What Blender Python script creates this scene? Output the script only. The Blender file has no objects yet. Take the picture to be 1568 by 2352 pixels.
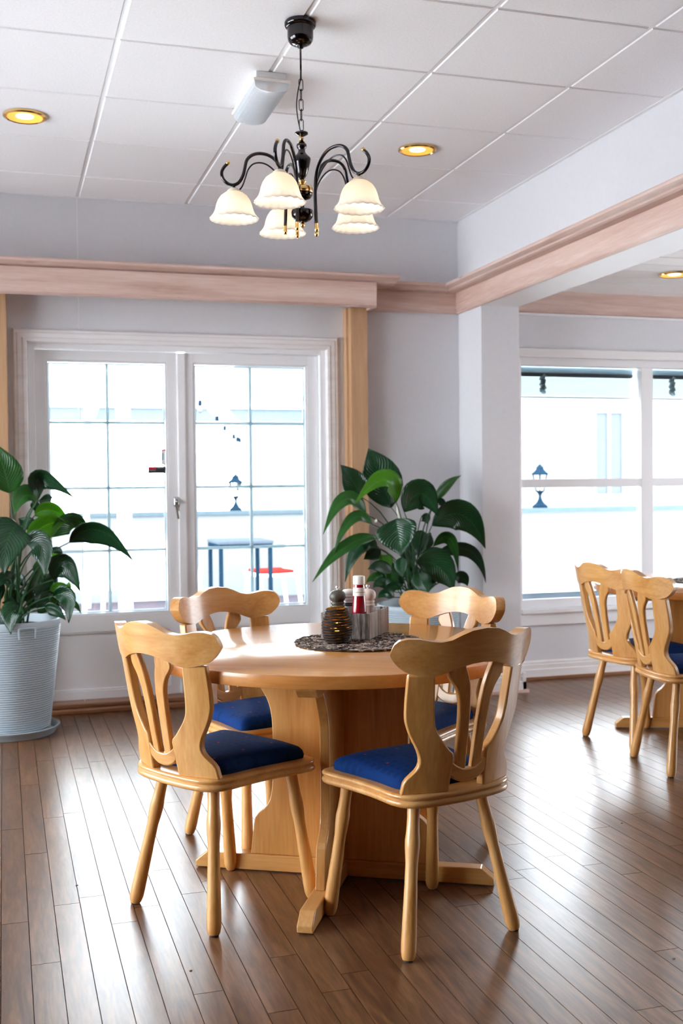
import bpy, math, random
from mathutils import Vector, Matrix

random.seed(7)
PI = math.pi
SC = bpy.context.scene
COL = SC.collection

# ---------------------------------------------------------------- camera
CAM = Vector((0.0, 0.0, 1.2395))
RGT = Vector((0.95610171, -0.29284429, -0.01057044))
UPV = Vector((0.01706643, 0.01963629, 0.99966152))
FWD = Vector((0.29253761, 0.95595849, -0.02377209))
FPX = 2537.6
cd = bpy.data.cameras.new('camera')
cam = bpy.data.objects.new('camera', cd)
COL.objects.link(cam)
cam.matrix_world = Matrix(((RGT.x, UPV.x, -FWD.x, CAM.x), (RGT.y, UPV.y, -FWD.y, CAM.y),
                           (RGT.z, UPV.z, -FWD.z, CAM.z), (0, 0, 0, 1)))
cd.sensor_fit = 'VERTICAL'
cd.sensor_height = 36.0
cd.lens = FPX / 2352 * 36.0
cd.dof.use_dof = True
cd.dof.focus_distance = 3.2
cd.dof.aperture_fstop = 4.5
SC.camera = cam

# ---------------------------------------------------------------- sky and exposure
SKY = 13.0
w = bpy.data.worlds.new('sky')
SC.world = w
w.use_nodes = True
bg = w.node_tree.nodes['Background']
bg.inputs[0].default_value = (0.87, 0.935, 1.0, 1)
bg.inputs[1].default_value = SKY
SC.view_settings.view_transform = 'Standard'
SC.view_settings.look = 'None'
SC.view_settings.exposure = 0.78
SC.view_settings.gamma = 1.0
SC.view_settings.use_curve_mapping = False
SC.cycles.use_denoising = True
SC.cycles.use_adaptive_sampling = True
SC.cycles.adaptive_threshold = 0.03
SC.cycles.use_light_tree = False
SC.cycles.max_bounces = 8
SC.cycles.diffuse_bounces = 5
SC.cycles.glossy_bounces = 3
SC.cycles.transparent_max_bounces = 12
SC.cycles.sample_clamp_indirect = 8.0
SC.cycles.caustics_reflective = False
SC.cycles.caustics_refractive = False

def portal(name, loc, rot, sx, sy):          # guides the sky's daylight through a window opening
    l = bpy.data.lights.new(name, 'AREA')
    l.shape = 'RECTANGLE'; l.size = sx; l.size_y = sy
    l.cycles.is_portal = True
    o = bpy.data.objects.new(name, l); COL.objects.link(o)
    o.location = loc; o.rotation_euler = rot
    return o
# openings: (name, centre, rotation so that -Z looks into the room, size)
portal('daylight_door', (0.985, 6.52, 1.27), (PI/2, 0, PI), 1.6, 1.5)
portal('daylight_window', (4.6, 6.52, 1.25), (PI/2, 0, PI), 3.0, 1.55)
portal('daylight_left', (-3.02, 3.9, 1.35), (PI/2, 0, -PI/2), 4.3, 2.1)
portal('added_daylight_right', (7.02, 4.6, 1.25), (PI/2, 0, PI/2), 2.2, 1.5)  # portal at the unseen window added to the right wall
for o in list(COL.objects):
    if o.type == 'LIGHT': o['kind'] = 'helper'

# ---------------------------------------------------------------- helpers
def S(r, g, b):
    f = lambda c: (c/255)/12.92 if c <= 10 else (((c/255)+0.055)/1.055)**2.4
    return (f(r), f(g), f(b))

def at(px, py, Y):                            # the point at depth plane Y that the photograph shows at this pixel
    d = FWD + RGT*((px-784)/FPX) - UPV*((py-1176)/FPX)
    return CAM + d*(Y/d.y)

class MB:
    def __init__(s): s.v = []; s.f = []; s.uv = None
    def add(s, vs, fs):
        o = len(s.v); s.v += [tuple(p) for p in vs]; s.f += [tuple(i+o for i in f) for f in fs]; return s
    def box(s, x0, y0, z0, x1, y1, z1):
        v = [(x0,y0,z0),(x1,y0,z0),(x1,y1,z0),(x0,y1,z0),(x0,y0,z1),(x1,y0,z1),(x1,y1,z1),(x0,y1,z1)]
        return s.add(v, [(0,3,2,1),(4,5,6,7),(0,1,5,4),(1,2,6,5),(2,3,7,6),(3,0,4,7)])
    def bar(s, a, b, wd, ht, up=(0,0,1)):      # box section between two points
        a = Vector(a); b = Vector(b); t = (b-a).normalized(); u = Vector(up)
        if abs(t.dot(u)) > .98: u = Vector((0,1,0))
        sd = t.cross(u).normalized(); u = sd.cross(t).normalized()
        v = []
        for p in (a, b):
            for i, j in ((-1,-1),(1,-1),(1,1),(-1,1)): v.append(p + sd*(wd/2*i) + u*(ht/2*j))
        return s.add(v, [(0,1,2,3),(7,6,5,4),(0,4,5,1),(1,5,6,2),(2,6,7,3),(3,7,4,0)])
    def lathe(s, prof, n=24, c=(0,0,0), cap=True):
        v = []; f = []; m = len(prof)
        for i in range(n):
            a = 2*PI*i/n; ca, sa = math.cos(a), math.sin(a)
            for r, z in prof: v.append((c[0]+r*ca, c[1]+r*sa, c[2]+z))
        for i in range(n):
            j = (i+1) % n
            for k in range(m-1): f.append((i*m+k, j*m+k, j*m+k+1, i*m+k+1))
        if cap:
            f.append(tuple(i*m for i in range(n-1, -1, -1))); f.append(tuple(i*m+m-1 for i in range(n)))
        return s.add(v, f)
    def tube(s, pts, rad, n=8, closed=False, cap=True):
        pts = [Vector(p) for p in pts]; N = len(pts)
        R = rad if isinstance(rad, (list, tuple)) else [rad]*N
        v = []; f = []; prev = None
        for i, p in enumerate(pts):
            a = pts[(i-1) % N] if (closed or i) else pts[0]
            b = pts[(i+1) % N] if (closed or i < N-1) else pts[-1]
            t = (b-a).normalized()
            if prev is None:
                u = Vector((0,0,1)) if abs(t.z) < .9 else Vector((1,0,0))
                u = (u - t*u.dot(t)).normalized()
            else: u = (prev - t*prev.dot(t)).normalized()
            prev = u; sd = t.cross(u)
            for k in range(n):
                q = 2*PI*k/n; v.append(p + (u*math.cos(q)+sd*math.sin(q))*R[i])
        for i in range(N if closed else N-1):
            j = (i+1) % N
            for k in range(n):
                l = (k+1) % n; f.append((i*n+k, i*n+l, j*n+l, j*n+k))
        if cap and not closed:
            f.append(tuple(range(n-1, -1, -1))); f.append(tuple((N-1)*n+k for k in range(n)))
        return s.add(v, f)
    def prism(s, poly, z0, z1, fn=None):       # polygon extruded, fn maps (x,y,z)
        n = len(poly); v = [(x,y,z0) for x,y in poly]+[(x,y,z1) for x,y in poly]
        if fn: v = [fn(*p) for p in v]
        return s.add(v, [tuple(range(n-1,-1,-1)), tuple(range(n,2*n))]+[(i,(i+1)%n,(i+1)%n+n,i+n) for i in range(n)])
    def strip(s, A, B, th, fn, m=3):           # board between two edge lines A,B ((u,v) lists), fn(u,v,w) -> point
        n = len(A); v = []; f = []
        for w_ in (-th/2, th/2):
            for a, b in zip(A, B):
                for k in range(m+1):
                    t = k/m; v.append(fn(a[0]+(b[0]-a[0])*t, a[1]+(b[1]-a[1])*t, w_))
        q = m+1; o = n*q
        for i in range(n-1):
            for k in range(m):
                a = i*q+k; f.append((a, a+1, a+q+1, a+q)); f.append((o+a, o+a+q, o+a+q+1, o+a+1))
            f.append((i*q, (i+1)*q, o+(i+1)*q, o+i*q)); f.append((i*q+m, o+i*q+m, o+(i+1)*q+m, (i+1)*q+m))
        for k in range(m):
            f.append((k, o+k, o+k+1, k+1)); a = (n-1)*q+k; f.append((a, a+1, o+a+1, o+a))
        return s.add(v, f)
    def rings(s, loops, cap0=True, cap1=True): # loft of equal-length closed loops
        n = len(loops[0]); v = [p for l in loops for p in l]; f = []
        for i in range(len(loops)-1):
            for k in range(n):
                l = (k+1) % n; f.append((i*n+k, i*n+l, (i+1)*n+l, (i+1)*n+k))
        if cap0: f.append(tuple(range(n-1,-1,-1)))
        if cap1: f.append(tuple((len(loops)-1)*n+k for k in range(n)))
        return s.add(v, f)
    def mesh(s, name):
        me = bpy.data.meshes.new(name); me.from_pydata(s.v, [], s.f); me.validate(); me.update()
        return me
    def build(s, name, m, parent=None, smooth=False, bevel=0, seg=2, angle=35, label=None, kind=None, fix=True):
        me = s.mesh(name)
        if fix:
            import bmesh
            b = bmesh.new(); b.from_mesh(me); bmesh.ops.recalc_face_normals(b, faces=b.faces); b.to_mesh(me); b.free()
        me.materials.append(m)
        o = bpy.data.objects.new(name, me); COL.objects.link(o)
        if parent is not None: o.parent = parent
        if bevel:
            md = o.modifiers.new('bevel', 'BEVEL'); md.width = bevel; md.segments = seg
            md.limit_method = 'ANGLE'; md.angle_limit = math.radians(angle)
            if not smooth: md.harden_normals = False
        if smooth:
            for p in me.polygons: p.use_smooth = True
            try: me.set_sharp_from_angle(angle=math.radians(50))
            except Exception: pass
        if label: o['label'] = label
        if kind: o['kind'] = kind
        return o

def thing(name, label, cat, loc=(0,0,0), rz=0, group=None):
    o = bpy.data.objects.new(name, None); COL.objects.link(o)
    o.empty_display_size = .1
    o.location = loc; o.rotation_euler = (0,0,rz); o['label'] = label; o['category'] = cat
    if group: o['group'] = group
    return o
def tag(o, label, cat, group=None, kind=None):
    o['label'] = label; o['category'] = cat
    if group: o['group'] = group
    if kind: o['kind'] = kind
    return o
def struct(o): o['kind'] = 'structure'; return o
def sroot(name, loc=(0,0,0)):
    o = bpy.data.objects.new(name, None); COL.objects.link(o); o.location = loc; o['kind'] = 'structure'; return o
def copy_tree(o, parent=None):
    c = o.copy(); COL.objects.link(c); c.parent = parent
    for ch in list(o.children): copy_tree(ch, c)
    return c
def spline(pts, n):                            # Catmull-Rom through points
    P = [Vector(p) for p in pts]; out = []
    for i in range(len(P)-1):
        p0 = P[max(i-1,0)]; p1 = P[i]; p2 = P[i+1]; p3 = P[min(i+2,len(P)-1)]
        for k in range(n):
            t = k/n
            out.append(.5*((2*p1)+(p2-p0)*t+(2*p0-5*p1+4*p2-p3)*t*t+(3*p1-p0-3*p2+p3)*t**3))
    out.append(P[-1]); return out
def loop_spline(pts, n):                       # closed
    P = [Vector(p) for p in pts]; N = len(P); out = []
    for i in range(N):
        p0, p1, p2, p3 = P[i-1], P[i], P[(i+1)%N], P[(i+2)%N]
        for k in range(n):
            t = k/n
            out.append(.5*((2*p1)+(p2-p0)*t+(2*p0-5*p1+4*p2-p3)*t*t+(3*p1-p0-3*p2+p3)*t**3))
    return out
def lerp_tab(tab, x):
    if x <= tab[0][0]: return tab[0][1]
    for (a, va), (b, vb) in zip(tab, tab[1:]):
        if x <= b: return va+(vb-va)*(x-a)/(b-a)
    return tab[-1][1]

# ---------------------------------------------------------------- materials
def nt(name):
    m = bpy.data.materials.new(name); m.use_nodes = True
    t = m.node_tree; return m, t, t.nodes['Principled BSDF'], t.nodes, t.links
def pm(name, col, rough=.5, metal=0, var=.05, scale=12, bump=0, stretch=(1,1,1), coat=0, spec=.5, detail=4, rvar=0, bscale=None, col2=None):
    m, t, b, N, L = nt(name)
    b.inputs['Roughness'].default_value = rough; b.inputs['Metallic'].default_value = metal
    b.inputs['Specular IOR Level'].default_value = spec
    if coat:
        b.inputs['Coat Weight'].default_value = coat; b.inputs['Coat Roughness'].default_value = .12
    tc = N.new('ShaderNodeTexCoord'); mp = N.new('ShaderNodeMapping'); mp.inputs['Scale'].default_value = stretch
    nz = N.new('ShaderNodeTexNoise'); nz.inputs['Scale'].default_value = scale; nz.inputs['Detail'].default_value = detail
    L.new(tc.outputs['Object'], mp.inputs[0]); L.new(mp.outputs[0], nz.inputs['Vector'])
    r = N.new('ShaderNodeValToRGB'); r.color_ramp.elements[0].position = .3; r.color_ramp.elements[1].position = .7
    c0 = [max(0, c*(1-var)) for c in col]; c1 = [min(1, c*(1+var)) for c in (col2 or col)]
    r.color_ramp.elements[0].color = (*c0, 1); r.color_ramp.elements[1].color = (*c1, 1)
    L.new(nz.outputs['Fac'], r.inputs[0]); L.new(r.outputs[0], b.inputs['Base Color'])
    if rvar:
        mr = N.new('ShaderNodeMapRange'); mr.inputs['To Min'].default_value = rough-rvar; mr.inputs['To Max'].default_value = rough+rvar
        L.new(nz.outputs['Fac'], mr.inputs[0]); L.new(mr.outputs[0], b.inputs['Roughness'])
    if bump:
        src = nz
        if bscale:
            src = N.new('ShaderNodeTexNoise'); src.inputs['Scale'].default_value = bscale; src.inputs['Detail'].default_value = 3
            L.new(tc.outputs['Object'], src.inputs['Vector'])
        bp = N.new('ShaderNodeBump'); bp.inputs['Strength'].default_value = bump; bp.inputs['Distance'].default_value = .002
        L.new(src.outputs['Fac'], bp.inputs['Height']); L.new(bp.outputs[0], b.inputs['Normal'])
    return m
def wood(name, dark, mid, light, axis='Z', rough=.32, coat=.25, scale=1.0, knots=False, bump=.04, pores=True):
    m, t, b, N, L = nt(name)
    st = {'X': (.6, 9, 9), 'Y': (9, .6, 9), 'Z': (9, 9, .6)}[axis]
    tc = N.new('ShaderNodeTexCoord'); oi = N.new('ShaderNodeObjectInfo')
    off = N.new('ShaderNodeVectorMath'); off.operation = 'SCALE'; off.inputs[0].default_value = (13.1, 7.7, 21.3)
    L.new(oi.outputs['Random'], off.inputs['Scale'])
    ad = N.new('ShaderNodeVectorMath'); ad.operation = 'ADD'
    L.new(tc.outputs['Object'], ad.inputs[0]); L.new(off.outputs[0], ad.inputs[1])
    mp = N.new('ShaderNodeMapping'); mp.inputs['Scale'].default_value = [s*scale for s in st]
    L.new(ad.outputs[0], mp.inputs[0])
    n1 = N.new('ShaderNodeTexNoise'); n1.inputs['Scale'].default_value = 1.6; n1.inputs['Detail'].default_value = 3; n1.inputs['Distortion'].default_value = .8
    n2 = N.new('ShaderNodeTexNoise'); n2.inputs['Scale'].default_value = 14; n2.inputs['Detail'].default_value = 2
    L.new(mp.outputs[0], n1.inputs['Vector']); L.new(mp.outputs[0], n2.inputs['Vector'])
    mx = N.new('ShaderNodeMath'); mx.operation = 'MULTIPLY_ADD'; mx.inputs[1].default_value = .3
    L.new(n2.outputs['Fac'], mx.inputs[0])
    ms = N.new('ShaderNodeMath'); ms.operation = 'MULTIPLY'; ms.inputs[1].default_value = .7
    L.new(n1.outputs['Fac'], ms.inputs[0]); L.new(ms.outputs[0], mx.inputs[2])
    r = N.new('ShaderNodeValToRGB'); e = r.color_ramp.elements
    e[0].position = .3; e[0].color = (*dark, 1); e[1].position = .68; e[1].color = (*light, 1)
    x = e.new(.48); x.color = (*mid, 1)
    L.new(mx.outputs[0], r.inputs[0])
    out = r.outputs[0]
    if knots:
        vo = N.new('ShaderNodeTexVoronoi'); vo.inputs['Scale'].default_value = .9
        mk = N.new('ShaderNodeMapping'); mk.inputs['Scale'].default_value = {'X': (3,7,7), 'Y': (7,3,7), 'Z': (7,7,3)}[axis]
        L.new(ad.outputs[0], mk.inputs[0]); L.new(mk.outputs[0], vo.inputs['Vector'])
        rk = N.new('ShaderNodeValToRGB'); rk.color_ramp.elements[0].position = .03; rk.color_ramp.elements[1].position = .12
        rk.color_ramp.elements[0].color = (.55,.55,.6,1); rk.color_ramp.elements[1].color = (1,1,1,1)
        L.new(vo.outputs['Distance'], rk.inputs[0])
        mm = N.new('ShaderNodeMix'); mm.data_type = 'RGBA'; mm.blend_type = 'MULTIPLY'; mm.inputs[0].default_value = 1
        L.new(out, mm.inputs[6]); L.new(rk.outputs[0], mm.inputs[7]); out = mm.outputs[2]
    L.new(out, b.inputs['Base Color'])
    b.inputs['Roughness'].default_value = rough
    if coat: b.inputs['Coat Weight'].default_value = coat; b.inputs['Coat Roughness'].default_value = .15
    bp = N.new('ShaderNodeBump'); bp.inputs['Strength'].default_value = bump; bp.inputs['Distance'].default_value = .001
    L.new(mx.outputs[0], bp.inputs['Height']); L.new(bp.outputs[0], b.inputs['Normal'])
    return m
def emit(name, col, st):
    m, t, b, N, L = nt(name)
    b.inputs['Base Color'].default_value = (*col, 1); b.inputs['Emission Color'].default_value = (*col, 1); b.inputs['Emission Strength'].default_value = st
    m.cycles.emission_sampling = 'NONE'
    return m
def glassm(name, tint=(.985,.995,.995), rough=0.0, ior=1.45):
    m, t, b, N, L = nt(name); N.remove(b)
    tr = N.new('ShaderNodeBsdfTransparent'); tr.inputs[0].default_value = (*tint, 1)
    gl = N.new('ShaderNodeBsdfGlossy'); gl.inputs['Roughness'].default_value = rough
    fr = N.new('ShaderNodeFresnel'); fr.inputs[0].default_value = ior
    mx = N.new('ShaderNodeMixShader')
    L.new(fr.outputs[0], mx.inputs[0]); L.new(tr.outputs[0], mx.inputs[1]); L.new(gl.outputs[0], mx.inputs[2])
    L.new(mx.outputs[0], N['Material Output'].inputs[0])
    return m

BD, BM, BL = S(181,122,60), S(203,147,83), S(217,167,106)
W_Z = wood('beech_upright', BD, BM, BL, 'Z')
W_X = wood('beech_crosswise', BD, BM, BL, 'X')
W_Y = wood('beech_lengthwise', BD, BM, BL, 'Y')
T_X = wood('table_beech', S(190,124,58), S(208,144,74), S(220,160,92), 'X', rough=.22, coat=.6, scale=.7)
T_E = wood('table_edge_beech', S(176,110,52), S(194,126,64), S(206,142,78), 'X', rough=.3, coat=.3)
P_X = wood('pickled_pine_x', S(186,152,138), S(206,176,164), S(220,196,186), 'X', rough=.5, coat=0, knots=True)
P_Y = wood('pickled_pine_y', S(186,152,138), S(206,176,164), S(220,196,186), 'Y', rough=.5, coat=0, knots=True)
PINE_Z = wood('pine_post', S(168,126,92), S(184,144,108), S(196,158,122), 'Z', rough=.45, coat=.1)
THRESH = wood('threshold_oak', S(96,62,40), S(128,84,56), S(150,104,72), 'X', rough=.4, coat=.1)
WALL = pm('wall_paint', S(212,210,214), .75, var=.012, scale=40, detail=1)
WHITE = pm('white_paint', S(236,234,236), .35, var=.01, scale=6, detail=1)
TRIMW = wood('white_stained_wood', S(222,214,212), S(231,226,226), S(237,234,235), 'X', rough=.4, coat=0, bump=.02)
TILE = pm('ceiling_tile_mineral', S(246,245,248), .95, var=.035, scale=120, detail=2)
TEE = pm('ceiling_tee_white', S(238,238,240), .4, var=.01)
GLASS = glassm('pane_glass')
NAVY = pm('blue_seat_fabric', S(14,62,128), .85, var=.25, scale=60, bump=.3, bscale=500, spec=.2)
POT = pm('pale_blue_grey_pot', S(166,178,186), .5, var=.03, scale=30, bump=.1)
SOIL = pm('dark_soil', S(40,30,24), .95, var=.5, scale=60, bump=.8)
CHROME = pm('black_chrome', S(66,63,65), .1, metal=1, var=.02)
GOLD = pm('polished_brass', S(226,186,120), .14, metal=1, var=.03)
STEEL = pm('brushed_steel', S(190,190,192), .28, metal=1, var=.04, scale=80)
BLACK = pm('black_plastic', S(24,24,26), .4, var=.1)
RUBBER = pm('dark_foot_pad', S(50,42,38), .7, var=.1)
CREAM = pm('cream_ceramic', S(236,222,200), .4, var=.03)
# ================================================================ THE SETTING
YW, ZC, ZC2 = 6.30, 2.846, 2.445
XB = 2.69                                     # left face of the beam wall and column
X0, X1, Y0 = -3.0, 7.0, -3.0                  # room limits

# ---- floor: slab with every plank that shows as its own piece
def plank_mat():
    m, t, b, N, L = nt('oak_plank')
    tc = N.new('ShaderNodeTexCoord'); oi = N.new('ShaderNodeObjectInfo')
    off = N.new('ShaderNodeVectorMath'); off.operation = 'SCALE'; off.inputs[0].default_value = (31.7, 57.1, 11.3)
    L.new(oi.outputs['Random'], off.inputs['Scale'])
    ad = N.new('ShaderNodeVectorMath'); ad.operation = 'ADD'
    L.new(tc.outputs['Object'], ad.inputs[0]); L.new(off.outputs[0], ad.inputs[1])
    mp = N.new('ShaderNodeMapping'); mp.inputs['Scale'].default_value = (16, 1.6, 1)
    L.new(ad.outputs[0], mp.inputs[0])
    n1 = N.new('ShaderNodeTexNoise'); n1.inputs['Scale'].default_value = 1.5; n1.inputs['Detail'].default_value = 4; n1.inputs['Distortion'].default_value = 1.6
    n2 = N.new('ShaderNodeTexNoise'); n2.inputs['Scale'].default_value = 9; n2.inputs['Detail'].default_value = 3
    n3 = N.new('ShaderNodeTexNoise'); n3.inputs['Scale'].default_value = 18; n3.inputs['Detail'].default_value = 3
    L.new(mp.outputs[0], n1.inputs['Vector']); L.new(mp.outputs[0], n2.inputs['Vector']); L.new(ad.outputs[0], n3.inputs['Vector'])
    a = N.new('ShaderNodeMath'); a.operation = 'MULTIPLY_ADD'; a.inputs[1].default_value = .35
    L.new(n2.outputs['Fac'], a.inputs[0])
    k = N.new('ShaderNodeMath'); k.operation = 'MULTIPLY'; k.inputs[1].default_value = .65
    L.new(n1.outputs['Fac'], k.inputs[0]); L.new(k.outputs[0], a.inputs[2])
    r = N.new('ShaderNodeValToRGB'); e = r.color_ramp.elements
    e[0].position = .32; e[0].color = (*S(77,49,31), 1); e[1].position = .66; e[1].color = (*S(128,90,60), 1)
    x = e.new(.5); x.color = (*S(104,70,46), 1)
    L.new(a.outputs[0], r.inputs[0])
    hv = N.new('ShaderNodeHueSaturation')
    mr = N.new('ShaderNodeMapRange'); mr.inputs['To Min'].default_value = .86; mr.inputs['To Max'].default_value = 1.1
    L.new(oi.outputs['Random'], mr.inputs[0]); L.new(mr.outputs[0], hv.inputs['Value']); L.new(r.outputs[0], hv.inputs['Color'])
    L.new(hv.outputs[0], b.inputs['Base Color'])
    rr = N.new('ShaderNodeMapRange'); rr.inputs['To Min'].default_value = .292; rr.inputs['To Max'].default_value = .30
    L.new(n3.outputs['Fac'], rr.inputs[0]); L.new(rr.outputs[0], b.inputs['Roughness'])
    return m
PLANK = plank_mat()
GROUT = pm('floor_gap', S(46,32,24), .8)
floor = struct(MB().box(X0, Y0, -.12, X1, YW+.2, -.004).build('floor', GROUT))
BX, BW, PL, GAP = -0.0256, 0.075, 0.911, 0.0008
known = {0:4.446, 1:4.14, 3:3.675, 4:4.35, 5:2.63, 6:2.931, 7:2.694, 8:2.78, 9:3.077, 10:2.841, 11:2.926, 13:2.992, 14:3.077,
         16:2.484, 17:2.336, 18:2.402, 20:2.49, 21:2.558, 22:2.794, 23:2.641, 26:3.07}
def plank_mb(mb, xa, ya, xb, yb, z0=-.004, z1=0.0):
    e = .0007
    mb.add([(xa,ya,z0),(xb,ya,z0),(xb,yb,z0),(xa,yb,z0),(xa+e,ya+e,z1),(xb-e,ya+e,z1),(xb-e,yb-e,z1),(xa+e,yb-e,z1)],
           [(4,5,6,7),(0,1,5,4),(1,2,6,5),(2,3,7,6),(3,0,4,7)])
def in_view(x, y, z=0):
    d = Vector((x, y, z))-CAM; dz = d.dot(FWD)
    if dz < .2: return False
    px = 784+FPX*d.dot(RGT)/dz; py = 1176-FPX*d.dot(UPV)/dz
    return -60 < px < 1628 and -60 < py < 2420
rest = MB(); shared = {}; nplank = 0
for k in range(-40, 94):
    xa = BX+BW*k; xb = xa+BW-GAP
    if xb < X0 or xa > X1: continue
    ph = known.get(k, random.uniform(2, 2+PL)); ph = ph % PL
    y = Y0 - PL + ph
    while y < YW:
        ya, yb = max(y, Y0), min(y+PL-GAP, YW)
        if yb-ya > .02:
            vis = any(in_view(xx, ya+(yb-ya)*t) for xx in (xa, xb) for t in (0, .25, .5, .75, 1))
            if vis and nplank < 300:
                ln = round(yb-ya, 4)
                if ln not in shared:
                    mb = MB(); plank_mb(mb, -(BW-GAP)/2, -ln/2, (BW-GAP)/2, ln/2)
                    me = mb.mesh('plank'); me.materials.append(PLANK); shared[ln] = me
                o = bpy.data.objects.new('plank', shared[ln]); COL.objects.link(o); o.parent = floor
                o.location = ((xa+xb)/2, (ya+yb)/2, 0); nplank += 1
            else: plank_mb(rest, xa, ya, xb, yb)
        y += PL
rest.build('far_planks', PLANK, floor, kind='stuff', fix=False)

# ---- main ceiling: tegular mineral tiles in a white tee grid
ceiling = sroot('ceiling')
GX, GY, TS = 0.4208, 3.4458, 0.6042
MB().box(X0, Y0, ZC+.03, X1, YW+.2, ZC+.2).build('ceiling_slab', TEE, ceiling)
tiles_x = [GX+.6*i for i in range(-2, 5)]
tiles_y = [GY+TS*j for j in range(-2, 6)]
tile_mesh = {}
for i in range(-3, 4):
    for j in range(-3, 5):
        xa, xb = GX+.6*i+.008, min(GX+.6*(i+1)-.008, XB-.004)
        ya, yb = GY+TS*j+.008, min(GY+TS*(j+1)-.008, YW-.004)
        if xb-xa < .05 or yb-ya < .05: continue
        key = (round(xb-xa,3), round(yb-ya,3))
        if key not in tile_mesh:
            a, b_ = key; e = .004
            mb = MB().add([(-a/2,-b_/2,.02),(a/2,-b_/2,.02),(a/2,b_/2,.02),(-a/2,b_/2,.02),(-a/2,-b_/2,.003),(a/2,-b_/2,.003),(a/2,b_/2,.003),(-a/2,b_/2,.003),
                           (-a/2+e,-b_/2+e,0),(a/2-e,-b_/2+e,0),(a/2-e,b_/2-e,0),(-a/2+e,b_/2-e,0)],
                          [(0,4,5,1),(1,5,6,2),(2,6,7,3),(3,7,4,0),(4,8,9,5),(5,9,10,6),(6,10,11,7),(7,11,8,4),(8,11,10,9),(0,1,2,3)])
            me = mb.mesh('ceiling_tile'); me.materials.append(TILE); tile_mesh[key] = me
        o = bpy.data.objects.new('ceiling_tile', tile_mesh[key]); COL.objects.link(o); o.parent = ceiling
        o.location = ((xa+xb)/2, (ya+yb)/2, ZC)
for i in range(-3, 4):
    x = GX+.6*i
    MB().box(x-.012, GY+TS*-3, ZC+.004, x+.012, YW, ZC+.02).build('main_tee', TEE, ceiling, bevel=.0015, seg=1)
for j in range(-3, 5):
    y = GY+TS*j
    MB().box(GX-1.8, y-.012, ZC+.0045, XB, y+.012, ZC+.02).build('cross_tee', TEE, ceiling, bevel=.0015, seg=1)
MB().box(GX-1.8, YW-.02, ZC-.002, XB, YW, ZC+.02).build('edge_trim', TEE, ceiling)
MB().box(XB-.02, GY-1.8, ZC-.002, XB, YW, ZC+.02).build('edge_trim', TEE, ceiling)
plain = MB()
plain.box(X0, Y0, ZC, X1, GY+TS*-3, ZC+.03); plain.box(X0, GY+TS*-3, ZC, GX-1.8, YW, ZC+.03)
plain.build('plain_tiles', TILE, ceiling)

# ---- back wall with the door and window openings
DX0, DX1, DZ1 = .140, 1.842, 2.052             # door opening
WX0, WX1, WZ0, WZ1 = 3.10, 6.05, .43, 2.035    # window opening
b = MB()
b.box(X0-.2, YW, -.12, DX0, YW+.2, ZC+.2).box(DX0, YW, DZ1, DX1, YW+.2, ZC+.2).box(DX1, YW, -.12, WX0, YW+.2, ZC+.2)
b.box(WX0, YW, -.12, WX1, YW+.2, WZ0).box(WX0, YW, WZ1, WX1, YW+.2, ZC+.2).box(WX1, YW, -.12, X1+.2, YW+.2, ZC+.2)
wall_back = struct(b.build('wall_back', WALL))
MB().box(.416, YW-.0015, 0, .419, YW, ZC).build('panel_seam', WHITE, wall_back)
# side and rear walls; left windows out of frame, right one added for light
ZA, ZB = .30, 2.40
b = MB()
b.box(X0-.2, Y0-.2, -.12, X0, YW, ZA).box(X0-.2, Y0-.2, ZB, X0, YW, ZC+.2)
for ya, yb in ((Y0-.2, 1.8), (3.7, 3.9), (6.0, YW)): b.box(X0-.2, ya, ZA, X0, yb, ZB)
struct(b.build('wall_left', WALL))
struct(MB().box(X0, Y0-.2, -.12, X1, Y0, ZC+.2).build('wall_rear', wood('rear_wall_darkened', S(96,66,44), S(122,88,60), S(140,104,74), 'Z', rough=.5, coat=0)))  # unseen wall; dark wood tone made up to cut bounce light
b = MB()
b.box(X1, Y0-.2, -.12, X1+.2, YW, .5).box(X1, Y0-.2, 2.0, X1+.2, YW, ZC+.2)
for ya, yb in ((Y0-.2, 3.5), (5.7, YW)): b.box(X1, ya, .5, X1+.2, yb, 2.0)
struct(b.build('wall_right', WALL))
wn = 2
for (name, ax, pos, spans, za, zb) in (('left','x',X0-.1,((1.8,3.7),(3.9,6.0)),ZA,ZB), ('right','x',X1+.1,((3.5,5.7),),.5,2.0)):  # right window is unseen, added to brighten soffit and second ceiling
    for a, c in spans:
        r_ = sroot('window_%d' % wn); wn += 1
        f = MB(); g = MB()
        def bx(mb, u0, u1, z0, z1, t):
            if ax == 'x': mb.box(pos-t, u0, z0, pos+t, u1, z1)
            else: mb.box(u0, pos-t, z0, u1, pos+t, z1)
        bx(f, a, c, za, za+.06, .04); bx(f, a, c, zb-.06, zb, .04); bx(f, a, a+.06, za+.06, zb-.06, .04); bx(f, c-.06, c, za+.06, zb-.06, .04); bx(f, (a+c)/2-.03, (a+c)/2+.03, za+.06, zb-.06, .04)
        f.build('window_frame', WHITE, r_)
        bx(g, a+.06, (a+c)/2-.03, za+.06, zb-.06, .003); g.build('pane', GLASS, r_)
        g = MB(); bx(g, (a+c)/2+.03, c-.06, za+.06, zb-.06, .003); g.build('pane', GLASS, r_)

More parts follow.
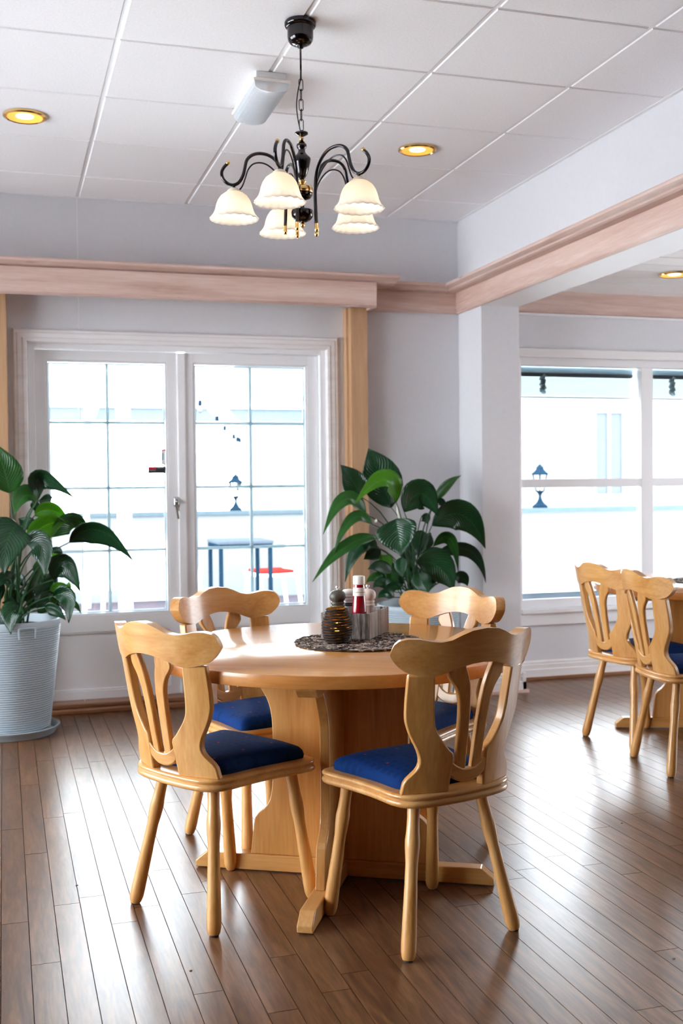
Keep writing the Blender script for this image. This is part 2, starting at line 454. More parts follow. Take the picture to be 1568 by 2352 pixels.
# ---- beam, column and second ceiling
beam = struct(MB().box(XB, Y0, 2.293, 2.935, YW, ZC+.03).build('beam', WALL))
MB().box(XB+.002, Y0, 2.286, 2.933, 5.96, 2.293).build('soffit_board', WHITE, beam)
column = struct(MB().box(XB, 5.962, 0, 2.935, YW, 2.293).build('column', WALL, bevel=.004))
def base_profile(mb, pts_a, pts_b, out, prof):  # moulding with a profile (out,z) between two points, 'out' = outward unit
    n = len(prof); o = Vector(out); v = []
    for p in (pts_a, pts_b):
        for d, z in prof: v.append(Vector(p)+o*d+Vector((0,0,z)))
    f = [(i, (i+1)%n, n+(i+1)%n, n+i) for i in range(n)] + [tuple(range(n-1,-1,-1)), tuple(range(n,2*n))]
    mb.add(v, f)
BP = [(0,0),(.022,0),(.022,.045),(.018,.05),(.018,.075),(.014,.08),(.014,.092),(.006,.1),(0,.1)]
mb = MB(); base_profile(mb, (XB-.022,5.962,.018), (2.957,5.962,.018), (0,-1,0), BP); base_profile(mb, (2.935,5.94,.018), (2.935,YW,.018), (1,0,0), BP); base_profile(mb, (XB,5.94,.018), (XB,YW,.018), (-1,0,0), BP)
struct(mb.build('baseboard_column', TRIMW))
mb = MB(); mb.box(XB-.034,5.928,0,2.969,5.962,.018).box(2.935,5.962,0,2.969,YW,.018).box(XB-.034,5.962,0,XB,YW,.018)
struct(mb.build('trim_1', P_X))
mb = MB(); base_profile(mb, (2.957,YW,.022), (X1,YW,.022), (0,-1,0), BP)
struct(mb.build('baseboard_right', TRIMW))
mb = MB(); mb.box(2.969,YW-.03,0,X1,YW,.022); struct(mb.build('trim_2', THRESH, bevel=.004))
mb = MB(); base_profile(mb, (1.95,YW,.022), (XB-.022,YW,.022), (0,-1,0), BP)
struct(mb.build('baseboard_back', TRIMW))
ceil2 = sroot('ceiling_right')
MB().box(2.935, Y0, ZC2+.012, X1, YW, ZC2+.05).build('ceiling_backing', pm('dark_gap', S(120,116,118), .9), ceil2)
BCW = pm('white_ceiling_board', S(240,239,240), .45, var=.01)
yb = YW; n = 0; far = MB()
pitch = .187
while yb > Y0:
    ya = yb-pitch+.008
    if yb > 3.2: MB().box(2.935, ya, ZC2, X1, yb, ZC2+.014).build('ceiling_board', BCW, ceil2, bevel=.004)
    else: far.box(2.935, ya, ZC2, X1, yb, ZC2+.014)
    yb -= pitch
far.build('far_ceiling_boards', BCW, ceil2, kind='stuff')

# ---- pickled pine cornices
def shelf_prof(d, z0, z1):                     # shelf moulding section (out,z)
    h = z1-z0
    return [(0,z0),(d*.62,z0),(d*.72,z0+h*.12),(d*.76,z0+h*.3),(d*.9,z0+h*.42),(d,z0+h*.55),(d,z0+h*.82),(d*.97,z1),(0,z1)]
def frieze_prof(d, z0, z1): return [(0,z0),(d*.55,z0),(d*.8,z0+.008),(d*.72,z0+.016),(d,z0+.03),(d,z1),(0,z1)]
corn = sroot('trim_3')
YF = 6.072                                     # pelmet over the door: a hollow box front
mb = MB(); base_profile(mb, (-1.2,YF+.024,0), (2.085,YF+.024,0), (0,-1,0), [(0,2.268),(.012,2.268),(.026,2.274),(.02,2.283),(.024,2.296),(.024,2.412),(0,2.412)]); mb.build('frieze_board', P_X, corn)
MB().box(2.061,YF+.024,2.268,2.085,YW,2.412).build('pelmet_return', P_Y, corn)
mb = MB(); base_profile(mb, (-1.2,YW,0), (2.208,YW,0), (0,-1,0), shelf_prof(.295,2.410,2.451)); mb.build('cornice_shelf', P_X, corn)
corn2 = sroot('trim_4')
mb = MB(); base_profile(mb, (2.085,YW,0), (XB,YW,0), (0,-1,0), frieze_prof(.035,2.283,2.408)); mb.build('frieze_board', P_X, corn2)
mb = MB(); base_profile(mb, (2.209,YW,0), (XB-.02,YW,0), (0,-1,0), shelf_prof(.125,2.408,2.449)); mb.build('cornice_shelf', P_X, corn2)
corn3 = sroot('trim_5')
mb = MB(); base_profile(mb, (XB,YW,0), (XB,Y0,0), (-1,0,0), frieze_prof(.03,2.283,2.405)); mb.build('frieze_board', P_Y, corn3)
mb = MB(); base_profile(mb, (XB,YW-.002,0), (XB,Y0,0), (-1,0,0), shelf_prof(.135,2.405,2.446)); mb.build('cornice_shelf', P_Y, corn3)
corn4 = sroot('trim_6')
mb = MB(); base_profile(mb, (2.935,YW,0), (X1,YW,0), (0,-1,0), frieze_prof(.03,2.305,2.445)); mb.build('frieze_board', P_X, corn4)
mb = MB(); mb.box(2.935,YW-.034,2.293,X1,YW,2.305); mb.build('white_bead', WHITE, corn4)
struct(MB().box(1.962,6.195,0,2.068,YW,2.285).build('trim_7', PINE_Z, bevel=.004))
struct(MB().box(-.09,6.195,0,.034,YW,2.285).build('trim_8', PINE_Z, bevel=.004))
MB().box(1.948,6.235,0,1.962,YW,2.285).build('post_edge_strip', PINE_Z, bpy.data.objects['trim_7'])

# ---- double door
door = sroot('door_1')
CP = [(0,0),(.075,0),(.075,.012),(.066,.02),(.05,.022),(.03,.026),(.012,.03),(.0,.028)]     # casing section (across, proud)
def casing(mb, path, prof, inward):            # mitred casing around three sides (x,z) path
    loops = []
    for (x, z), (ix, iz) in zip(path, inward):
        loops.append([(x-ix*a, YW-p, z-iz*a) for a, p in prof])
    mb.rings(loops)
cpts = [(d, p) for d, p in [(0,0),(0,.022),(.006,.027),(.02,.028),(.03,.024),(.05,.024),(.058,.02),(.068,.02),(.075,.014),(.075,0)]]
mb = MB(); casing(mb, [(.139,.02),(.139,2.041),(1.838,2.041),(1.838,.02)], cpts, [(1,0),(1,-1),(-1,-1),(-1,0)])
mb.build('casing', TRIMW, door)
mb = MB()
mb.box(.140,6.30,.02,.178,6.45,2.052).box(1.804,6.30,.02,1.842,6.45,2.052).box(.178,6.30,2.014,1.804,6.45,2.052)
mb.build('door_frame', WHITE, door, bevel=.002)
mb = MB(); mb.box(.05,6.19,0,1.93,6.47,.028).box(.075,6.225,.028,1.9,6.44,.0515)
mb.build('threshold', THRESH, door, bevel=.006)
YD = 6.345
def bar_mat():
    m, t, b_, N, L = nt('white_glazing_bar')
    b_.inputs['Base Color'].default_value = (.86,.9,.92,1); b_.inputs['Roughness'].default_value = .4
    tl = N.new('ShaderNodeBsdfTranslucent'); tl.inputs[0].default_value = (.8,.95,1,1)
    ms = N.new('ShaderNodeMixShader'); ms.inputs[0].default_value = .3
    L.new(b_.outputs[0], ms.inputs[1]); L.new(tl.outputs[0], ms.inputs[2]); L.new(ms.outputs[0], N['Material Output'].inputs[0])
    return m
GBAR = bar_mat()
def leaf(xa, xb, name, lock):
    root = bpy.data.objects.new(name, None); COL.objects.link(root); root.parent = door
    st = .056; gz0, gz1 = .525, 1.955
    gx0, gx1 = (xa+.058, xb-.062) if lock else (xa+.048, xb-.066)
    f = MB()
    f.box(xa, YD, .052, gx0, YD+.055, 2.010).box(gx1, YD, .052, xb, YD+.055, 2.010)
    f.box(gx0, YD, gz1, gx1, YD+.055, 2.010).box(gx0, YD, .432, gx1, YD+.055, gz0).box(gx0, YD, .052, gx1, YD+.055, .098)
    f.build('leaf_frame', WHITE, root, bevel=.0015)
    MB().box(gx0, YD+.018, .098, gx1, YD+.03, .432).build('lower_panel', WHITE, root)
    pm_ = MB(); e = .012
    for q in ((gx0,.098,gx1,.098+e),(gx0,.432-e,gx1,.432)): pm_.box(q[0], YD+.006, q[1], q[2], YD+.018, q[3])
    pm_.build('panel_moulding', WHITE, root, bevel=.003)
    bd = MB(); e = .011
    bd.box(gx0,YD+.004,gz0,gx0+e,YD+.02,gz1).box(gx1-e,YD+.004,gz0,gx1,YD+.02,gz1).box(gx0+e,YD+.004,gz0,gx1-e,YD+.02,gz0+e).box(gx0+e,YD+.004,gz1-e,gx1-e,YD+.02,gz1)
    bd.build('glazing_bead', WHITE, root, bevel=.003)
    sp = MB(); e2 = .02
    sp.box(gx0+e,YD+.024,gz0+e,gx0+e2,YD+.036,gz1-e).box(gx1-e2,YD+.024,gz0+e,gx1-e,YD+.036,gz1-e).box(gx0+e2,YD+.024,gz0+e,gx1-e2,YD+.036,gz0+e2).box(gx0+e2,YD+.024,gz1-e2,gx1-e2,YD+.036,gz1-e)
    sp.build('glass_spacer', GBAR, root)
    xm = (gx0+gx1)/2; zs = [.885, 1.24, 1.61]
    for k, z in enumerate(zs): MB().box(gx0+e2, YD+.026, z-.008, gx1-e2, YD+.034, z+.008).build('glazing_bar', GBAR, root)
    MB().box(xm-.008, YD+.0255, gz0+e2, xm+.008, YD+.0345, gz1-e2).build('glazing_bar', GBAR, root)
    MB().box(gx0+.004, YD+.019, gz0+.004, gx1-.004, YD+.023, gz1-.004).build('pane', GLASS, root)
    MB().box(gx0+.004, YD+.037, gz0+.004, gx1-.004, YD+.041, gz1-.004).build('pane', GLASS, root)
    return root, gx1
lf, gxr = leaf(.180, .968, 'door_leaf', True)
lf2, _ = leaf(1.008, 1.802, 'door_leaf', False)
MB().box(.962, YD-.014, .052, 1.010, YD+.002, 2.008).build('astragal', WHITE, lf, bevel=.006)
# lock and stickers on the left leaf
lk = MB()
lp = [(.016*math.cos(a), .028*math.sin(a)) if False else (max(-.014,min(.014,.02*math.cos(a))), .012*(1 if math.sin(a)>0 else -1)+.016*math.sin(a)) for a in [2*PI*k/20 for k in range(20)]]
lk.rings([[(.949+x, YD, 1.158+z) for x,z in lp], [(.949+x, YD-.018, 1.158+z) for x,z in lp], [(.949+x*.7, YD-.022, 1.158+z*.7) for x,z in lp]])
lk.build('lock_escutcheon', STEEL, lf, smooth=True)
mb = MB().lathe([(.009,0),(.010,.012),(.0095,.03),(.004,.032)], 16)
mb.v = [(.949+x, YD-.02-z, 1.160+y) for x,y,z in mb.v]
mb.build('lock_cylinder', pm('dark_steel', S(110,105,100), .3, metal=1), lf, smooth=True)
xs1 = gxr-.0112
st = MB().box(xs1-.1, YD+.0165, 1.322, xs1, YD+.0185, 1.360).build('sticker', pm('black_sticker', S(46,48,54), .5), lf, label='black sticker with red letters')
STR = pm('sticker_red', S(214,30,62), .5); STW = pm('sticker_grey_print', S(190,190,196), .5)
mb = MB()
for k in range(3): mb.box(xs1-.096+k*.0145, YD+.0155, 1.3455, xs1-.084+k*.0145, YD+.0165, 1.3565)
mb.build('red_print', STR, st)
mb = MB()
for k in range(9): mb.box(xs1-.095+k*.0042, YD+.0155, 1.3375, xs1-.092+k*.0042, YD+.0165, 1.3405)
for k in range(9): mb.box(xs1-.047+k*.0042, YD+.0155, 1.3505, xs1-.044+k*.0042, YD+.0165, 1.3535)
mb.build('grey_print', STW, st)
sw = MB().box(xs1-.024, YD+.0165, 1.372, xs1, YD+.0185, 1.459).build('sticker', pm('white_sticker', S(235,235,235), .5), lf, label='narrow white sticker with red top edge')
MB().box(xs1-.024, YD+.0155, 1.451, xs1, YD+.0165, 1.459).build('red_band', STR, sw)
MB().box(xs1-.022, YD+.0155, 1.372, xs1-.001, YD+.0165, 1.376).build('orange_band', pm('sticker_orange', S(205,95,40), .5), sw)
MB().box(xs1-.021, YD+.0155, 1.398, xs1-.010, YD+.0165, 1.437).build('grey_patch', pm('sticker_grey', S(170,188,194), .5), sw)
key = thing('key_ring', 'small steel keys hanging from the lock of the white glazed door', 'keys', (.949, YD-.052, 1.160))
mb = MB().tube([(.012*math.cos(a), 0, -.014+.014*math.sin(a)) for a in [2*PI*k/20 for k in range(20)]], .0014, 6, closed=True); mb.build('ring', STEEL, key, smooth=True)
mb = MB(); mb.bar((0,.022,0),(0,-.004,0),.008,.002); mb.lathe([(.011,-.0012),(.011,.0012)],16); mb.build('key_in_lock', STEEL, key)
mb = MB(); mb.bar((-.006,-.003,-.026),(.004,-.003,-.1),.011,.004,(0,1,0)); mb.build('key_tag', pm('brown_tag', S(120,100,92), .4, metal=.3), key, bevel=.001)
mb = MB(); mb.bar((.006,.001,-.026),(.009,.001,-.055),.007,.002,(0,1,0)); mb.build('spare_key', STEEL, key)

# ---- window of the neighbouring room
win = sroot('window_1')
YG = 6.34
f = MB()
f.box(3.100,YW-.004,.43,3.112,YW+.15,2.035)
fr = MB()
fr.box(3.112,YG-.02,.45,6.05,YG+.04,.505).box(3.112,YG-.02,1.985,6.05,YG+.04,2.035).box(3.100,YG-.02,.45,3.124,YG+.04,2.035)
for xa, xb in ((3.982,4.070),(4.94,5.03),(5.93,6.05)): fr.box(xa,YG-.02,.505,xb,YG+.04,1.985)
fr.build('window_frame', WHITE, win, bevel=.003)
mb = MB()
for xa, xb in ((3.124,3.982),(4.070,4.94),(5.03,5.93)): mb.box(xa,YG-.018,1.215,xb,YG+.03,1.268)
mb.build('transom_bar', WHITE, win, bevel=.003)
for xa, xb in ((3.124,3.982),(4.070,4.94),(5.03,5.93)):
    for za, zb in ((.505,1.215),(1.268,1.985)): MB().box(xa,YG+.008,za,xb,YG+.012,zb).build('pane', GLASS, win)
mb = MB(); mb.box(3.086,YW-.024,2.032,6.15,YW,2.088).box(3.086,YW-.018,.43,3.101,YW,2.032); mb.build('casing', TRIMW, win, bevel=.003)
mb = MB(); mb.box(3.09,YW-.045,.422,6.15,YG-.02,.452); mb.build('window_sill', WHITE, win, bevel=.006)
mb = MB(); mb.box(3.09,YW-.02,.345,6.15,YW,.422); mb.build('sill_apron', WHITE, win, bevel=.004)
MB().add([(3.09,6.385,.54),(6.1,6.385,.54),(6.1,6.56,.53),(3.09,6.56,.53),(3.09,6.385,.45),(6.1,6.385,.45),(6.1,6.56,.45),(3.09,6.56,.45)], [(0,1,2,3),(4,5,6,7),(0,1,5,4),(1,2,6,5),(2,3,7,6),(3,0,4,7)]).build('outer_sill', pm('slate_sill', S(170,190,204), .7, spec=0), win)
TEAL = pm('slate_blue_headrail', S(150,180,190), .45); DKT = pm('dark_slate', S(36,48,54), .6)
SLAT = pm('pale_green_slat', S(118,134,134), .5)
RAILW = pm('pale_bottom_rail', S(196,210,212), .5)
for n_, (xa, xb) in enumerate(((3.128,3.972),(4.080,4.935))):
    bl = thing('venetian_blind', ['raised slatted blind in the left window pane above the lantern', 'raised slatted blind in the second window pane from the column'][n_], 'blind', (xa, YG+.06, 1.985), 0, 'raised window blinds')
    w_ = xb-xa
    MB().box(0,0,-.036,w_,.04,0).build('headrail', TEAL, bl, bevel=.003)
    MB().box(0,.002,-.056,w_,.038,-.036).build('valance_dark_strip', DKT, bl)  # dark strip below the headrail
    mb = MB()
    for k in range(14):
        z = -.060-.0092*k; mb.add([(.004,.002,z),(w_-.004,.002,z),(w_-.004,.02,z+.004),(w_-.004,.038,z),(.004,.038,z),(.004,.02,z+.004)], [(0,1,2,5),(5,2,3,4)])
        mb.add([(.004,.002,z-.0012),(w_-.004,.002,z-.0012),(w_-.004,.02,z+.0028),(w_-.004,.038,z-.0012),(.004,.038,z-.0012),(.004,.02,z+.0028)], [(0,1,2,5),(5,2,3,4)])
    mb.build('slats', SLAT, bl, kind='stuff', fix=False)
    MB().box(0,.004,-.198,w_,.036,-.188).build('bottom_rail', RAILW, bl, bevel=.002)
    mb = MB()
    rr_ = random.Random(n_)
    pts = [(.185+.005*math.sin(k*1.3), -.004, -.054-.0048*k) for k in range(24)]
    mb.tube(pts, [.017+.006*math.sin(k*2.1) for k in range(24)], 7); mb.build('cord_bundle', pm('dark_cord', S(104,128,134), .8, bump=.6, bscale=300), bl)
# ================================================================ FURNITURE
SEAT = .430
def back_fn(u, v, w_):
    y = -.197 + 1.6*u*u - .19*(v-.432); nx, ny = -3.2*u, 1.0; l = math.hypot(nx, ny)
    return (u+w_*nx/l, y+w_*ny/l, v)
def make_chair():
    t = thing('dining_chair', '', 'chair')
    # seat board with a moulded edge
    half = [(0,-.212),(.08,-.208),(.14,-.196),(.178,-.168),(.192,-.128),(.193,-.07),(.195,-.01),(.204,.06),(.216,.12),(.221,.16),(.211,.187),(.18,.199),(.1,.206),(0,.209)]
    full = half + [(-x, y) for x, y in half[-2:0:-1]]
    out = [(p.x, p.y) for p in loop_spline([(x,y,0) for x,y in full], 4)]
    def inset(o, d):
        n = len(o); r = []
        for i in range(n):
            a, b_ = Vector((*o[i-1],0)), Vector((*o[(i+1)%n],0)); tt = (b_-a).normalized(); r.append((o[i][0]-tt.y*d, o[i][1]+tt.x*d))
        return r
    prof = [(.03,-.036),(.008,-.036),(.002,-.032),(0,-.026),(.002,-.02),(.0065,-.0165),(.0045,-.013),(.0015,-.010),(.001,-.006),(.005,-.001),(.012,0)]
    mb = MB(); mb.rings([[(x,y,SEAT+z) for x,y in inset(out, d)] for d, z in prof]); mb.build('seat', W_X, t, smooth=True)
    ch = [(0,-.15),(.09,-.148),(.14,-.137),(.160,-.105),(.163,-.02),(.176,.08),(.186,.145),(.176,.174),(.1,.186),(0,.189)]
    cf = ch + [(-x, y) for x, y in ch[-2:0:-1]]
    co = [(p.x, p.y) for p in loop_spline([(x,y,0) for x,y in cf], 4)]
    mb = MB(); lp = []
    for s_, z in ((.99,.0),(1.0,.010),(.985,.021),(.94,.031),(.85,.038),(.7,.0425),(.5,.0455),(.3,.047),(.1,.0475)):
        lp.append([(x*s_, .015+(y-.015)*s_, SEAT+.0005+z) for x,y in co])
    mb.rings(lp); mb.build('cushion', CUSH, t, smooth=True)
    # turned legs
    lr = [(0,.0165),(.06,.0175),(.12,.0168),(.2,.018),(.26,.0205),(.32,.0195),(.40,.0168),(.5,.0172),(.7,.0190),(.88,.0208),(.94,.0205),(.975,.0175),(.99,.0145)]
    for (tx, ty, bx_, by_) in ((.112,-.122,.182,-.186),(-.112,-.122,-.182,-.186),(.152,.142,.186,.196),(-.152,.142,-.186,.196)):
        a = Vector((tx,ty,SEAT-.032)); b_ = Vector((bx_,by_,0)); d = (b_-a); 
        a2 = a
        mb = MB(); mb.tube([a2+d*k for k, _ in lr], [r for _, r in lr], 14); lg = mb.build('leg', W_Z, t, smooth=True)
        mb = MB(); mb.tube([a2+d*.985, a2+d*.99, Vector((b_.x,b_.y,.0))], [.0135,.0135,.0125], 12); mb.build('foot_pad', RUBBER, lg)
    # crest rail
    top = [(0,.868),(.04,.864),(.07,.853),(.095,.841),(.12,.837),(.145,.840),(.17,.846),(.195,.847),(.213,.842),(.223,.831),(.2275,.815),(.2285,.806)]
    bot = [(0,.778),(.03,.776),(.055,.771),(.083,.763),(.107,.753),(.125,.747),(.15,.749),(.178,.755),(.195,.762),(.21,.775),(.222,.791),(.2275,.802),(.2285,.806)]
    us = [.2285*math.sin(PI/2*k/26) for k in range(27)]
    us = [-u for u in us[:0:-1]]+us
    A = [(u, lerp_tab(top, abs(u))) for u in us]; B = [(u, lerp_tab(bot, abs(u))-.0005) for u in us]
    mb = MB(); mb.strip(A, B, .033, back_fn, 4); mb.build('crest_rail', W_X, t, smooth=True, bevel=.009, seg=3, angle=50)
    # stiles
    o_ = [(.426,.177),(.44,.175),(.459,.173),(.474,.165),(.487,.153),(.502,.143),(.522,.141),(.547,.149),(.573,.162),(.599,.174),(.632,.184),(.672,.187),(.711,.188),(.752,.188)]
    i_ = [(.426,.056),(.45,.055),(.483,.053),(.529,.051),(.541,.062),(.574,.088),(.605,.107),(.642,.115),(.702,.12),(.752,.124)]
    vs = [.427+(.752-.427)*k/30 for k in range(31)]
    os_ = [(p.x,p.y) for p in spline([(a,b_,0) for a,b_ in o_], 4)]; is_ = [(p.x,p.y) for p in spline([(a,b_,0) for a,b_ in i_], 4)]
    for sgn in (1,-1):
        mb = MB(); mb.strip([(sgn*lerp_tab(os_, v), v) for v in vs], [(sgn*lerp_tab(is_, v), v) for v in vs], .027, back_fn, 3)
        mb.build('stile', W_Z, t, smooth=True, bevel=.005, seg=2, angle=50)
    # crescent cross piece
    ct = [(0,.487),(.02,.489),(.04,.499),(.055,.512),(.066,.527)]; cb = [(0,.449),(.02,.451),(.04,.459),(.055,.471),(.066,.487)]
    us = [-.058+.116*k/16 for k in range(17)]
    mb = MB(); mb.strip([(u, lerp_tab(ct,abs(u))) for u in us], [(u, lerp_tab(cb,abs(u))) for u in us], .025, back_fn, 2)
    mb.build('lower_crescent', W_X, t, smooth=True, bevel=.004, seg=2, angle=50)
    # two lyre slats
    so = [(.47,.035),(.515,.038),(.57,.040),(.63,.043),(.671,.047),(.7,.055),(.722,.069),(.735,.082),(.748,.086),(.765,.082),(.775,.078)]
    si = [(.47,.006),(.55,.008),(.605,.009),(.667,.012),(.712,.018),(.745,.028),(.775,.042)]
    vs = [.485+(.778-.485)*k/24 for k in range(25)]
    for sgn in (1,-1):
        mb = MB(); mb.strip([(sgn*(lerp_tab(so, v)+.004), v) for v in vs], [(sgn*(lerp_tab(si, v)+.004), v) for v in vs], .018, back_fn, 2)
        mb.build('slat', W_Z, t, smooth=True, bevel=.004, seg=2, angle=50)
    return t
def cushion_mat():                             # navy cloth woven with small squares and red flecks
    m, t, b_, N, L = nt('navy_woven_cloth')
    tc = N.new('ShaderNodeTexCoord')
    def grid(scale, rot, lo):
        mp = N.new('ShaderNodeMapping'); mp.inputs['Scale'].default_value = (scale,)*3; mp.inputs['Rotation'].default_value = (0,0,rot)
        L.new(tc.outputs['Object'], mp.inputs[0])
        sx = N.new('ShaderNodeSeparateXYZ'); L.new(mp.outputs[0], sx.inputs[0]); r_ = []
        for ax in ('X','Y'):
            f_ = N.new('ShaderNodeMath'); f_.operation = 'FRACT'; L.new(sx.outputs[ax], f_.inputs[0])
            g_ = N.new('ShaderNodeMath'); g_.operation = 'GREATER_THAN'; g_.inputs[1].default_value = lo; L.new(f_.outputs[0], g_.inputs[0]); r_.append(g_)
        mu = N.new('ShaderNodeMath'); mu.operation = 'MULTIPLY'; L.new(r_[0].outputs[0], mu.inputs[0]); L.new(r_[1].outputs[0], mu.inputs[1]); return mu
    sq = grid(36, .0, .42); fl = grid(9, .0, .93)
    nz = N.new('ShaderNodeTexNoise'); nz.inputs['Scale'].default_value = 7; L.new(tc.outputs['Object'], nz.inputs['Vector'])
    gt = N.new('ShaderNodeMath'); gt.operation = 'GREATER_THAN'; gt.inputs[1].default_value = .5; L.new(nz.outputs['Fac'], gt.inputs[0])
    mu = N.new('ShaderNodeMath'); mu.operation = 'MULTIPLY'; L.new(sq.outputs[0], mu.inputs[0]); L.new(gt.outputs[0], mu.inputs[1])
    mix = N.new('ShaderNodeMix'); mix.data_type = 'RGBA'; mix.inputs[6].default_value = (*S(9,45,100),1); mix.inputs[7].default_value = (*S(8,38,86),1)
    L.new(mu.outputs[0], mix.inputs[0])
    m2 = N.new('ShaderNodeMix'); m2.data_type = 'RGBA'; m2.inputs[7].default_value = (*S(130,50,70),1)
    L.new(fl.outputs[0], m2.inputs[0]); L.new(mix.outputs[2], m2.inputs[6]); L.new(m2.outputs[2], b_.inputs['Base Color'])
    b_.inputs['Roughness'].default_value = .9; b_.inputs['Specular IOR Level'].default_value = .15
    n2 = N.new('ShaderNodeTexNoise'); n2.inputs['Scale'].default_value = 600; L.new(tc.outputs['Object'], n2.inputs['Vector'])
    bp = N.new('ShaderNodeBump'); bp.inputs['Strength'].default_value = .3; bp.inputs['Distance'].default_value = .001
    L.new(n2.outputs['Fac'], bp.inputs['Height']); L.new(bp.outputs[0], b_.inputs['Normal'])
    return m
CUSH = cushion_mat()
chair = make_chair()
def ang(deg): return math.radians(deg-90)       # chair faces local +Y
CH = [((.607,3.244), 29.7, 'beech dining chair with navy cushion at front left of the round table, back to camera', 'chairs around the near table'),
      ((1.112,2.901), 105.5, 'nearest beech dining chair, front right of the round table, back turned to camera', 'chairs around the near table'),
      ((.852,3.806), -68.3, 'beech dining chair facing camera behind the round table, before the glazed doors', 'chairs around the near table'),
      ((1.36,3.582), -150, 'beech dining chair behind the round table, in front of the corner plant', 'chairs around the near table'),
      ((2.916,4.651), 7.2, 'beech dining chair at the right-hand table, the one further away', 'chairs at the far table'),
      ((2.863,4.161), -7.1, 'beech dining chair at the right-hand table, the nearer one by the frame edge', 'chairs at the far table')]
for i, ((x, y), a, lab, grp) in enumerate(CH):
    o = chair if i == 0 else copy_tree(chair)
    o.location = (x, y, 0); o.rotation_euler = (0,0,ang(a)); o['label'] = lab; o['group'] = grp

def make_table(loc, rz, label):
    t = thing('round_table', label, 'table', (*loc, 0), rz, 'round pedestal tables')
    R_ = .58; zt = .735
    MB().lathe([(R_-.004,zt-.036),(R_-.004,zt-.002),(R_-.006,zt)], 96).build('tabletop', T_X, t, smooth=True)
    MB().lathe([(R_-.004,zt-.0365),(R_-.0015,zt-.0365),(R_,zt-.035),(R_,zt-.004),(R_-.001,zt-.001),(R_-.004,zt-.0002)], 96, cap=False).build('edge_band', T_E, t, smooth=True)
    w_ = [(.055,.298),(.1,.292),(.165,.284),(.185,.274),(.205,.25),(.235,.231),(.3,.222),(.42,.22),(.5,.223),(.55,.234),(.59,.256),(.625,.28),(.66,.291),(.70,.293)]
    ws = [(p.x,p.y) for p in spline([(a,b_,0) for a,b_ in w_], 3)]
    vs = [.055+(.645-.055)*k/40 for k in range(41)]
    A = [(lerp_tab(ws,v), v) for v in vs]; B = [(-lerp_tab(ws,v), v) for v in vs]
    mb = MB(); mb.strip(A, B, .03, lambda u,v,w__: (u,w__,v), 2); mb.build('pedestal_panel', W_Z, t, bevel=.003)
    for sgn in (1,-1):
        A = [(sgn*.0155, v) for v in vs]; B = [(sgn*lerp_tab(ws,v), v) for v in vs]
        mb = MB(); mb.strip(A, B, .03, lambda u,v,w__: (w__,u,v), 2); mb.build('pedestal_panel', W_Z, t, bevel=.003)
    F = [(-.483,.004),(.483,.004),(.483,.024),(.445,.055),(-.445,.055),(-.483,.024)]
    mb = MB().prism(F, -.023, .023, lambda x,y,z: (x,z,y)); mb.build('foot_beam', W_X, t, bevel=.003)
    for sgn in (1,-1):
        F2 = [(.0235,.004),(.483,.004),(.483,.024),(.445,.055),(.0235,.055)]
        mb = MB().prism([(sgn*a,b_) for a,b_ in F2], -.023, .023, lambda x,y,z: (z,x,y)); mb.build('foot_beam', W_Y, t, bevel=.003)
    Bm = [(-.44,.699),(-.44,.668),(-.415,.645),(.415,.645),(.44,.668),(.44,.699)]
    mb = MB().prism(Bm, -.03, .03, lambda x,y,z: (x,z,y)); mb.build('top_bearer', W_X, t, bevel=.002)
    for sgn in (1,-1):
        mb = MB().prism([(sgn*.0305,.645),(sgn*.415,.645),(sgn*.44,.668),(sgn*.44,.699),(sgn*.0305,.699)], -.03, .03, lambda x,y,z: (z,x,y)); mb.build('top_bearer', W_Y, t, bevel=.002)
    for (x, y) in ((.46,.0),(-.46,0),(0,.46),(0,-.46)):
        MB().lathe([(.012,0),(.012,.0045)], 12, (x,y,0)).build('glide', RUBBER, t)
    return t
make_table((1.012,3.345), math.radians(-29.3), 'round beech pedestal table with woven mat and condiment crate, nearest the camera')
make_table((3.40,4.76), math.radians(-20), 'round beech pedestal table at the right edge beside the window')

# ================================================================ THINGS ON THE TABLE
ZT = .735
def mat_basket(name, cols):
    return pm(name, cols, .75, var=.35, scale=90, bump=.3)
TWIG = pm('grey_brown_twig', S(168,148,134), .6, var=.45, scale=40, bump=.2)
TWIG2 = pm('dark_brown_twig', S(62,46,40), .6, var=.4, scale=40, bump=.2)
pmroot = thing('placemat', 'round woven twig placemat in the middle of the near table', 'placemat', (1.085,3.365,ZT), 0, 'woven placemats')
def weave(root, R_, seed, nst):
    rr = random.Random(seed); a_ = MB(); b_ = MB()
    for k in range(nst):                       # interlaced curly strands
        mb = a_ if k % 2 else b_
        a0 = rr.uniform(0,2*PI); r0 = R_*math.sqrt(rr.uniform(.004,.93)); da = rr.uniform(.035,.06)/max(r0,.03)*rr.choice((-1,1)); dr = rr.uniform(-.03,.03)
        pts = []
        for j in range(6):
            t = j/5; a = a0+da*t; r = min(R_, max(.004, r0+dr*t+.011*math.sin(t*PI*2)))
            pts.append((r*math.cos(a), r*math.sin(a), 0.0052+.0022*math.sin(t*PI*2+k)))
        mb.tube(pts, .0024, 5)
    a_.build('light_strands', TWIG, root, kind='stuff', fix=False); b_.build('dark_strands', TWIG2, root, kind='stuff', fix=False)
    rim = MB().tube([((R_+.003*math.sin(a*31))*math.cos(a), (R_+.003*math.sin(a*31))*math.sin(a), .0046+.001*math.sin(a*31)) for a in [2*PI*k/250 for k in range(250)]], .0022, 5, closed=True)
    rim.build('rim', TWIG2, root, smooth=True)
    MB().lathe([(R_-.006,.0004),(R_-.006,.0016)], 48).build('core', TWIG2, root)
weave(pmroot, .205, 3, 950)
pm2 = thing('placemat', 'round woven twig placemat on the table at the right edge', 'placemat', (3.42,4.78,ZT), 0, 'woven placemats')
